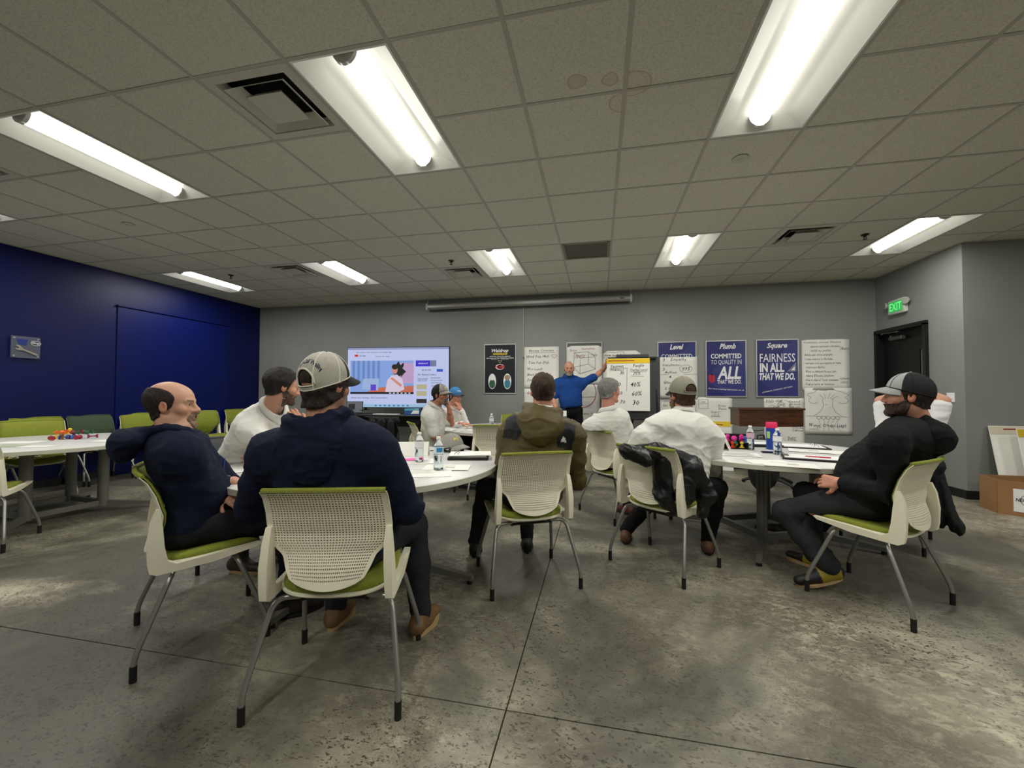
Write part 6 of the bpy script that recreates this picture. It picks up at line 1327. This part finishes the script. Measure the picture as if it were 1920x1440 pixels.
# --- corner at the right: pads, carton, plastic bag
leaning_pad(4.74, 5.62, .03, .62, .86, -.05, .22, 'pad with pale header leaning in the corner behind the carton', (206, 198, 176))
leaning_pad(4.86, 5.46, .03, .62, .84, -.06, .2, 'pad with mustard yellow header in front of the pale one', (204, 176, 34), marks=(('Y', -.15, .60, .06), ('is', -.14, .50, .05), ('Do', -.12, .30, .06)))
CARD = mat('corrugated cardboard', (158, 118, 78), .85, mottle=(3, (146, 106, 68)), bump=(60, .1))
bx0 = empty('cardboard_box', (4.36, 5.22, 0), 0, 'open cardboard box with a printed label, on the floor by the corner', 'box')
Pq = [(-.24, .30), (-.30, .02), (-.05, -.19), (.45, -.22), (.45, .30)]; th = .008; hB = .35
for i in range(5):
    a, b_ = np.array(Pq[i]), np.array(Pq[(i + 1) % 5]); L = np.linalg.norm(b_ - a); c = (a + b_) / 2; MB().box((c[0], c[1], hB / 2), (L, th, hB), rz=math.atan2(*(b_ - a)[::-1])).build('side', CARD, bx0)
MB().prism([tuple(p) for p in Pq][::1], .002, .008).build('bottom', CARD, bx0)
a, b_ = np.array(Pq[1]), np.array(Pq[2]); d = (b_ - a) / np.linalg.norm(b_ - a); nn = np.array([d[1], -d[0]]); mc = lerp(a, b_, .58) + nn * (th / 2 + .001); Lm = Matrix.Translation((mc[0], mc[1], .16)) @ Matrix.Rotation(math.atan2(d[1], d[0]), 4, 'Z')
MB().box((0, 0, 0), (.17, .001, .23)).build('label_sheet', PRT_W, bx0, M=Lm); mb = MB(); text(mb, 'NEXSTAR', 0, -.01, .032, .14, bold=.03, shear=.15, y=-.0012); text(mb, 'NETWORK', .03, -.035, .010, .06, bold=.01, y=-.0012); stroke(mb, arc(-.01, .005, .028, .045, 100, 260), .004, -.0012); stroke(mb, [(-.01, .05), (.0, .062), (.01, .05)], .004, -.0012); mb.build('lettering', PRT_K, bx0, M=Lm)
t = empty('plastic_bag', (4.52, 5.14, 0), 0, 'crumpled white plastic bag stuffed in the cardboard box', 'bag'); F = Fld((-.2, -.2, .2), (.25, .25, .5), .009); F.ell((0, 0, .30), (.13, .13, .10), k=.05).ell((.12, .05, .30), (.12, .10, .09), k=.05).ell((-.06, .03, .37), (.07, .06, .06), k=.04); P, Q = F.net(); N = normals(P, Q); P = folds(P, N, .02, (13, 13, 13), 9); P[:, 2] = np.maximum(P[:, 2], .22); mesh_fast('bag_film', P, Q, mat('white film', (226, 226, 226), .35), t)
# --- papers and small things on the tables; tabletop at z .74
ZT = .7405
NP = [0]
def paper(x, y, rz, w_, h_, label, z=ZT, name='paper', cat_='paper', grp='papers on the tables', marks=None, m=None):
    NP[0] += 1; z += (NP[0] % 7) * .0003
    t = empty(name, (x, y, z), rz, label, cat_, grp); MB().box((0, 0, .0009), (w_, h_, .0016)).build('sheet', m or mat('white paper', (236, 235, 228), .75), t)
    if marks == 'lines':
        mb = MB()
        for k in range(9): a = h_ / 2 - .03 - k * h_ / 11; mb.box((-.01 + (k % 3) * .004, a, .0021), (w_ * (.8 - .12 * (k % 2)), .0035, .0003))
        mb.build('print', INKG, t)
    if marks == 'pic': MB().box((.02, 0, .0021), (w_ * .22, h_ * .10, .0003)).build('photo_print', mat('printed photo', (150, 128, 96), .5), t); MB().box((-.03, .06, .0021), (w_ * .5, .006, .0003)).build('print', INKG, t)
    return t
def pxy(x, y): p = PZ(x, y, .742); return p[0], p[1]
def bottle(x, y, label, band=(230, 232, 236), z=ZT, sc=1., band2=None, water=True):
    t = empty('water_bottle', (x, y, z), random.uniform(0, 6), label, 'bottle', 'plastic water bottles'); CL = mat('clear bottle plastic', (236, 240, 242), .04, trans=1., ior=1.18); WA = mat('water', (238, 244, 246), .0, trans=1., ior=1.33)
    pf = [(0, .004), (.020, .0), (.030, .004), (.0315, .015)]
    for k in range(5): z0 = .03 + k * .014; pf += [(.0315, z0), (.0295, z0 + .007)]
    pf += [(.0315, .105), (.0318, .110), (.0318, .150), (.030, .158), (.024, .176), (.0145, .188), (.0128, .192), (.0128, .198)]
    MB().lathe([(r * sc, h_ * sc) for r, h_ in pf], seg=24).build('bottle_body', CL, t, 2)
    if water: MB().lathe([(0, .006)] + [(max(0, r - .0016), h_ + .001) for r, h_ in pf[1:14]] + [(.0295, .10), (0, .10)], seg=20).build('water', WA, t, 2)
    lb = MB().lathe([(.0322 * sc, .108 * sc), (.0322 * sc, .150 * sc)], seg=24).build('label_band', mat('label %d %d %d' % band, band, .4), t, 2)
    if band2:
        c = mat('label %d %d %d' % band2, band2, .4); P = [((.0325) * math.cos(a), .0325 * math.sin(a), z_) for z_ in (.118, .145) for a in np.linspace(-2.2, -.9, 9)]; MB().add(P, [(i, i + 1, 10 + i, 9 + i) for i in range(8)]).build('label_print', c, lb)
    MB().lathe([(0, .214 * sc), (.0135 * sc, .213 * sc), (.0145 * sc, .210 * sc), (.0145 * sc, .197 * sc), (0, .197 * sc)][::-1], seg=18).build('bottle_cap', PRT_W, t, True); return t
def tent(x, y, rz, label, w_=.24, h_=.11, col=(230, 229, 222), z=ZT):
    t = empty('name_card', (x, y, z), rz, label, 'name card', 'folded name cards'); mb = MB()
    for s_ in (-1, 1): P = [(-w_ / 2, s_ * .05, 0), (w_ / 2, s_ * .05, 0), (w_ / 2, 0, h_), (-w_ / 2, 0, h_), (-w_ / 2, s_ * .052, 0), (w_ / 2, s_ * .052, 0), (w_ / 2, s_ * .002, h_), (-w_ / 2, s_ * .002, h_)]; mb.add(P, [(0, 1, 2, 3), (7, 6, 5, 4), (0, 4, 5, 1), (2, 6, 7, 3), (1, 5, 6, 2), (0, 3, 7, 4)])
    mb.build('card', mat('card %d' % col[0], col, .7), t)
    return t
# left table
bottle(*pxy(786, 866), 'water bottle standing farther back on the left table', (226, 226, 226)); bottle(*pxy(822, 881), 'water bottle with blue label at the front of the left table', (222, 232, 240), band2=(60, 140, 200))
tent(*pxy(772, 853), .25, 'blank folded name card behind the water bottle', .27, .105)
x, y = pxy(848, 846); cp = empty('baseball_cap', (x, y, ZT), 0, 'grey baseball cap with yellow logo lying on the left table', 'cap')
def loose_cap(root, Xd, Yd):
    make_cap(root, V(*root.location), V(*Xd), V(*Yd), V(0, 0, 1), V(*root.location) + V(0, 0, .012), dict(mf=C_GREY, mr=C_GREY, ms=C_GREY, text=[('MS', .5, .55, .024, .55, .2, YELT)]))
Yc = cdir(.86, -.5); loose_cap(cp, np.cross(Yc, V(0, 0, 1)), Yc)
paper(*pxy(775, 884), .5, .30, .22, 'leaflet with blue heading beside the navy elbow', marks='lines'); paper(*pxy(800, 888), .35, .30, .215, 'white sheet half under the front water bottle')
paper(*pxy(838, 877), .2, .30, .20, 'white form lying right of the front water bottle', z=ZT + .002, marks='pic'); paper(*pxy(780, 865), .3, .28, .21, 'sheet in front of the blank name card', marks='lines'); paper(*pxy(425, 884), -.3, .21, .28, 'notes in front of the balding man', marks='lines')
t = empty('sticky_notes', (*pxy(766, 863), ZT + .002), .4, 'bright pink sticky notes on the left table', 'notepad'); MB().box((0, 0, .004), (.10, .075, .008)).build('pad', mat('pink note', (240, 110, 180), .7), t); MB().box((.05, .02, .009), (.06, .05, .001), rz=.5).build('loose_note', MATS['pink note'], t)
x, y = pxy(880, 858); t = empty('ring_binder', (x, y, ZT), .22, 'black ring binder topped with loose printed sheets', 'binder'); MB().box((0, 0, .012), (.30, .25, .022), bev=.004).build('cover', BLKPL, t); MB().box((0, 0, .026), (.27, .22, .006)).build('page_block', PRT_W, t); MB().box((.01, -.01, .0345), (.31, .22, .002), rz=.06).build('loose_sheet', PAPER, t)
for k in (-1, 0, 1): MB().tube([V(-.09 + .0 * k, k * .07, .03) + V(.018 * math.cos(a), 0, .018 * math.sin(a)) for a in np.linspace(0, PI, 8)], .0025, 6).build('ring', STEEL, t, True)
x, y = pxy(856, 849); t = empty('sunglasses', (x, y, ZT), .2, 'black sunglasses lying behind the ring binder', 'glasses')
for s_ in (-1, 1): mb = MB(); mb.add([(s_ * .034 + .028 * math.cos(a), .0, .022 + .020 * math.sin(a)) for a in np.linspace(0, 2 * PI, 15)[:-1]] + [(s_ * .034 + .028 * math.cos(a), .004, .022 + .020 * math.sin(a)) for a in np.linspace(0, 2 * PI, 15)[:-1]], [tuple(range(13, -1, -1)), tuple(range(14, 28))] + [(i, (i + 1) % 14, 14 + (i + 1) % 14, 14 + i) for i in range(14)]); mb.build('lens', mat('dark lens', (10, 10, 12), .1), t); MB().tube([(s_ * .064, .0, .028), (s_ * .066, .08, .026), (s_ * .060, .13, .008)], .003, 6).build('temple', BLKPL, t, True)
MB().tube([(-.01, 0, .028), (0, -.002, .032), (.01, 0, .028)], .0025, 6).build('bridge', BLKPL, t)
def pen(p, d, label, c, L=.145, name='pen'):
    d = nrm(d); p = V(*p); t = empty(name, p, 0, label, 'pen'); MB().tube([d * .0, d * .012, d * L * .6], [.0012, .0038, .0042], 8).build('barrel', mat('pen %d %d %d' % c, c, .4), t, True); MB().tube([d * L * .6, d * L], [.0046, .0044], 8).build('pen_cap', MATS['pen %d %d %d' % c], t, True); return t
pen(PX(417, 893, 2.20), (.15, -.05, 1), 'blue pen upright in the hand of the balding man', (24, 50, 140), .10)
pen((*pxy(805, 846), ZT + .006), (1, .4, 0), 'dark pen lying by the blank name card', (24, 24, 26))
# right table
def toy(x, y, z, c, kind, rz, label, grp, tilt=PI / 2):
    t = empty('fidget_toy', (x, y, z), rz, label, 'toy', grp); m = mat('rubber %d %d %d' % c, c, .45)
    cup = [(.0, .006), (.010, .008), (.021, .0), (.023, .003), (.014, .014), (.007, .020)]; R_ = Matrix.Rotation(tilt, 4, 'X')
    if kind == 0: MB().lathe(cup + [(.006, .045), (.007, .060), (.014, .066), (.023, .077), (.021, .080), (0, .074)], seg=16).build('twin_cup', m, t, True, M=Matrix.Translation((0, 0, .023)) @ R_)
    elif kind == 1:
        MB().lathe([(0, 0), (.012, .002), (.016, .012), (.012, .022), (0, .025)], seg=14).build('hub', m, t, True, M=Matrix.Translation((0, 0, .01)))
        for k in range(4): a = k * PI / 2; MB().lathe(cup + [(.006, .035), (0, .036)], seg=12).build('cup', m, t, True, M=Matrix.Translation((.048 * math.cos(a), .048 * math.sin(a), .0225)) @ Matrix.Rotation(a + PI / 2, 4, 'Z') @ Matrix.Rotation(PI / 2, 4, 'X') @ Matrix.Rotation(0, 4, 'Z'))
    else:
        MB().lathe([(0, 0), (.022, 0), (.024, .004), (.012, .010), (.009, .03), (.016, .038), (.016, .052), (.008, .06), (0, .061)], seg=16).build('stem_cup', m, t, True)
    return t
bxx, byy = pxy(1383, 842); t = empty('toy_tray', (bxx, byy + .05, ZT), -.05, 'small black box filled with bright fidget toys', 'box')
MB().box((0, .045, .065), (.20, .006, .13)).build('back_panel', BLKPL, t); MB().box((0, 0, .003), (.20, .09, .006)).build('base', BLKPL, t)
for s_ in (-1, 1): MB().box((s_ * .098, .0, .03), (.005, .09, .06)).build('side_panel', BLKPL, t)
for k, (dx, dy, z, c, kd, w_) in enumerate(((-.07, .01, .008, (236, 92, 30), 2, 'orange'), (-.06, .02, .066, (206, 40, 140), 2, 'magenta, top left of'), (-.02, .0, .075, (224, 36, 150), 1, 'pink spidery'), (.0, .03, .008, (232, 200, 30), 0, 'yellow double'), (.05, .0, .008, (240, 210, 40), 2, 'yellow single'), (.05, .01, .066, (210, 40, 130), 2, 'crimson, upper right of'), (.0, .01, .045, (20, 130, 110), 2, 'teal'), (-.03, -.01, .008, (230, 70, 40), 2, 'red'), (.08, .02, .05, (40, 110, 190), 2, 'blue'))):
    toy(bxx + dx, byy + .05 + dy, ZT + z, c, kd, k * .7, '%s rubber fidget toy in the black toy box' % w_, 'toys in the black box')
bottle(*pxy(1407, 843), 'water bottle with red and blue label beside the toy box', (206, 170, 190), band2=(60, 140, 200)); bottle(*pxy(1458, 852), 'clear water bottle in front of the blue canister', (232, 236, 238))
x, y = pxy(1447, 842); t = empty('wipes_canister', (x, y, ZT), 0, 'tall blue canister with a pink lid on the right table', 'canister'); MB().lathe([(0, 0), (.042, 0), (.043, .003), (.043, .19), (0, .19)], seg=28).build('canister', mat('canister blue', (22, 62, 160), .35), t, True); MB().lathe([(0, .19), (.044, .19), (.045, .195), (.045, .235), (.040, .242), (0, .242)], seg=28).build('lid', mat('pink lid', (232, 40, 96), .4), t, True)
P = [(.0436 * math.cos(a), .0436 * math.sin(a), z_) for z_ in (.10, .16) for a in np.linspace(-2.9, -2.2, 7)]; MB().add(P, [(i, i + 1, 8 + i, 7 + i) for i in range(6)]).build('label_print', mat('canister lime', (170, 210, 120), .5), t)
tent(*pxy(1357, 842), 1.2, 'folded name card half hidden by the big white shirt', .16, .12)
paper(*pxy(1385, 852), -.1, .30, .22, 'printed sheet in front of the toy box', marks='lines'); paper(*pxy(1480, 871), -.25, .32, .22, 'sheet with small photo at the near edge of the right table', marks='pic'); paper(*pxy(1440, 866), .1, .28, .2, 'white sheet in front of the clear bottle')
paper(*pxy(1520, 846), -.35, .32, .23, 'sheet with dark caption near the far rim of the right table', z=ZT + .003, marks='pic'); paper(*pxy(1560, 848), -.3, .30, .22, 'blank sheet nearest the white T-shirt', z=ZT)
x, y = pxy(1500, 838); t = empty('ring_binder', (x, y, ZT), -.2, 'flat open ring binder on the far side of the right table', 'binder'); MB().box((0, 0, .006), (.42, .26, .010), bev=.003).build('cover', BLKPL, t); MB().box((-.02, .0, .0135), (.38, .24, .005)).build('page_block', PRT_W, t)
for k in (-1, 0, 1): MB().tube([V(.11, k * .07, .016) + V(.018 * math.cos(a), 0, .018 * math.sin(a)) for a in np.linspace(0, PI, 8)], .0025, 6).build('ring', STEEL, t, True)
x, y = pxy(1448, 849); t = empty('phone', (x, y, ZT), -.1, 'black phone lying between the bottle and the clipboard', 'phone'); MB().box((0, 0, .0045), (.155, .075, .009), bev=.003).build('phone_body', mat('phone glass', (14, 14, 16), .12), t)
x, y = pxy(1525, 861); t = empty('clipboard', (x, y, ZT + .004), -.32, 'dark clipboard with paper and a red pen on top', 'clipboard'); MB().box((0, 0, .006), (.40, .23, .010), bev=.002).build('board', BLKPL, t); MB().box((0, .0, .013), (.37, .21, .004)).build('sheet', PRT_W, t); MB().box((-.17, 0, .017), (.03, .10, .008), bev=.002).build('clip', STEEL, t)
p = PZ(1508, 855, .765); pen(p, (.9, -.35, 0.0), 'red pen lying on the clipboard', (190, 26, 60), .16)
t = empty('laptop', (*pxy(1428, 836), ZT), .0, 'closed black laptop under a white sheet behind the bottles', 'laptop'); MB().box((0, 0, .012), (.30, .20, .022), bev=.004).build('laptop_body', BLKPL, t); MB().box((0, .0, .026), (.27, .16, .003)).build('lid_sheet', PRT_W, t)
# far table
bottle(-1.45, 5.50, 'water bottle on the far table', (220, 224, 228)); t = empty('cup', (-1.34, 5.48, ZT), 0, 'short clear cup with pink sweetener packets on the far table', 'cup'); MB().lathe([(0, 0), (.035, 0), (.042, .085), (.040, .085), (.033, .004), (0, .004)], seg=20).build('cup_wall', mat('frosted cup', (224, 206, 208), .15, trans=.5), t, True); MB().box((0, 0, .045), (.05, .04, .07)).build('packets', mat('pink packets', (226, 150, 160), .7), t)
t = empty('desk_box', (-1.56, 5.42, ZT), .1, 'low black box beside the bottle on the far table', 'box'); MB().box((0, 0, .03), (.13, .09, .06), bev=.005).build('box_body', BLKPL, t); MB().box((0, 0, .063), (.12, .08, .006)).build('lid', mat('box lid grey', (120, 120, 116), .5), t)
for k, (a, b_, r, lb) in enumerate(((-1.80, 5.22, .3, 'white sheet under the elbow of the goateed man'), (-1.66, 5.10, .1, 'cream sheet at the near rim of the far table'), (-1.50, 5.22, .5, 'sheet lying in front of the low black box'), (-1.30, 5.14, .2, 'sheet near the empty chair at the far table'), (-1.72, 5.45, .0, 'white sheet under the flat hand at the far table'))): paper(a, b_, r, .28, .215, lb, z=ZT + .0006 * k, marks='lines')
# side table
cols = [((150, 30, 40), 'dark red', 0), ((240, 200, 30), 'yellow', 0), ((40, 110, 190), 'blue', 0), ((240, 110, 30), 'orange', 1), ((120, 70, 50), 'brown', 2), ((50, 120, 200), 'light blue', 0), ((250, 210, 40), 'bright yellow', 2), ((120, 20, 80), 'purple', 0), ((130, 24, 50), 'wine red', 1), ((150, 30, 60), 'crimson', 0), ((30, 90, 50), 'dark green', 1), ((140, 30, 80), 'plum', 0)]
spots = [(95, 819, 0), (104, 817, 0), (110, 818, 0), (120, 812, .045), (116, 818, 0), (126, 817, 0), (131, 810, .05), (139, 816, 0), (146, 811, .045), (150, 817, 0), (160, 810, .045), (164, 816, 0)]
for (c, nm, kd), (a, b_, dz) in zip(cols, spots):
    p = PZ(a, b_ + 2, .745) if not dz else PZ(a, 818, .745); q = p - nrm(V(p[0], p[1], 0)) * .25; toy(q[0], q[1], ZT + dz, c, kd, random.uniform(0, 3), '%s rubber fidget toy in the pile on the side table' % nm, 'toys piled on the side table')
for (a, b_, r, w_, h_, lb, mm) in ((40, 822, .35, .36, .22, 'long white sheet on the side table nearest the lime chair', None), (70, 829, .3, .28, .12, 'small white sheet at the near rim of the side table', None), (20, 828, .2, .22, .16, 'pale green pamphlet on the side table', mat('pale green paper', (176, 186, 160), .7)), (205, 814, .2, .22, .2, 'sheet at the end of the side table by the navy hood', None)):
    p = PZ(a, b_, .742); k = .86 if lb.startswith('sheet at the end') else .92; paper(p[0] * k - .02, p[1] * k, r, w_, h_, lb, m=mm)
# --- cloth draped over chairs
def cloth(label, cat_, pts, col, fold, seed, m, name='jacket', fs=(7, 7, 9), extra=None, h=.009):
    """pts: capsules (a, b, r1, r2, flat dir, q)"""
    allp = np.array([p for q in pts for p in q[:2]]); F = Fld(allp.min(0) - .12, allp.max(0) + .12, h)
    for a, b_, r1, r2, fl, q in pts: F.cap(a, b_, r1, r2, k=.035, flat=fl, q=q)
    P, Q = F.net(); P = smoothq(P, Q, 1, .5); N = normals(P, Q); P = folds(P, N, fold, fs, seed); P = folds(P, N, fold * .5, (20, 20, 20), seed + 3); P = smoothq(P, Q, 1, .3); P[:, 2] = np.maximum(P[:, 2], .01)
    o = V(*P.mean(0)[:2], 0); t = empty(name, o, 0, label, cat_); mesh_fast('cloth', P, Q, m, t, None, None, o); return t
NYL = mat('black nylon jacket', (15, 15, 17), .38, spec=.5, bump=(30, .25)); WOOL = mat('black wool coat', (15, 16, 19), .9, bump=(300, .2))
f4 = V(CH4[1][0], CH4[1][1], 0); D4 = 2.80
c = [(PX(1172, 846, D4 + .06), PX(1232, 846, D4), .045, .055, f4, .8), (PX(1232, 846, D4), PX(1300, 872, D4 - .06), .06, .06, f4, .8), (PX(1240, 872, D4 - .02), PX(1244, 930, D4 - .02), .075, .070, f4, .45), (PX(1280, 885, D4 - .06), PX(1285, 925, D4 - .08), .085, .075, f4, .45),
     (PX(1300, 880, D4 - .08), PX(1328, 930, D4 - .10), .062, .06, f4, .7), (PX(1180, 850, D4 + .02), PX(1210, 862, D4 - .02), .05, .055, f4, .5), (PX(1322, 925, D4 - .1), PX(1318, 962, D4 - .1), .05, .035, f4, .6), (PX(1240, 930, D4 - .03), PX(1258, 958, D4 - .03), .06, .04, f4, .6)]
cloth('shiny black nylon jacket slung over the back of a cream chair', 'jacket', c, 0, .010, 31, NYL, fs=(5, 5, 8))
f11 = V(CHP11[1][0], CHP11[1][1], 0)
c = [(PX(1745, 872, 3.18), PX(1762, 876, 3.10), .05, .05, f11, .6), (PX(1752, 880, 3.16), PX(1766, 965, 3.10), .085, .10, f11, .28), (PX(1765, 900, 3.12), PX(1786, 968, 3.05), .08, .11, f11, .28), (PX(1780, 960, 3.06), PX(1800, 985, 3.02), .085, .08, f11, .3)]
cloth('long black coat hanging from the chair behind the bearded man', 'coat', c, 0, .010, 44, WOOL, 'coat', (9, 9, 3))
c = [(V(-3.12, 5.22, .86), V(-2.66, 5.10, .86), .04, .04, V(.35, .93, 0), .6), (V(-3.06, 5.16, .80), V(-3.06, 5.16, .42), .07, .07, V(.35, .93, 0), .4), (V(-2.90, 5.11, .80), V(-2.90, 5.11, .40), .08, .08, V(.35, .93, 0), .4), (V(-2.74, 5.07, .80), V(-2.74, 5.07, .42), .07, .07, V(.35, .93, 0), .4)]
cloth('black cloth hung over the chair in front of the television desk', 'cloth', c, 0, .010, 51, WOOL, 'draped_coat', (9, 9, 3))
# badge of the presenter
t = empty('id_badge', (-.52, 6.50, .92), 0, 'white identity badge clipped at the belt of the presenter', 'badge'); MB().box((0, 0, 0), (.055, .003, .09), bev=.001).build('card', PRT_W, t); MB().tube([(0, .0, .045), (.005, .02, .10)], .002, 5).build('reel_cord', BLKPL, t)
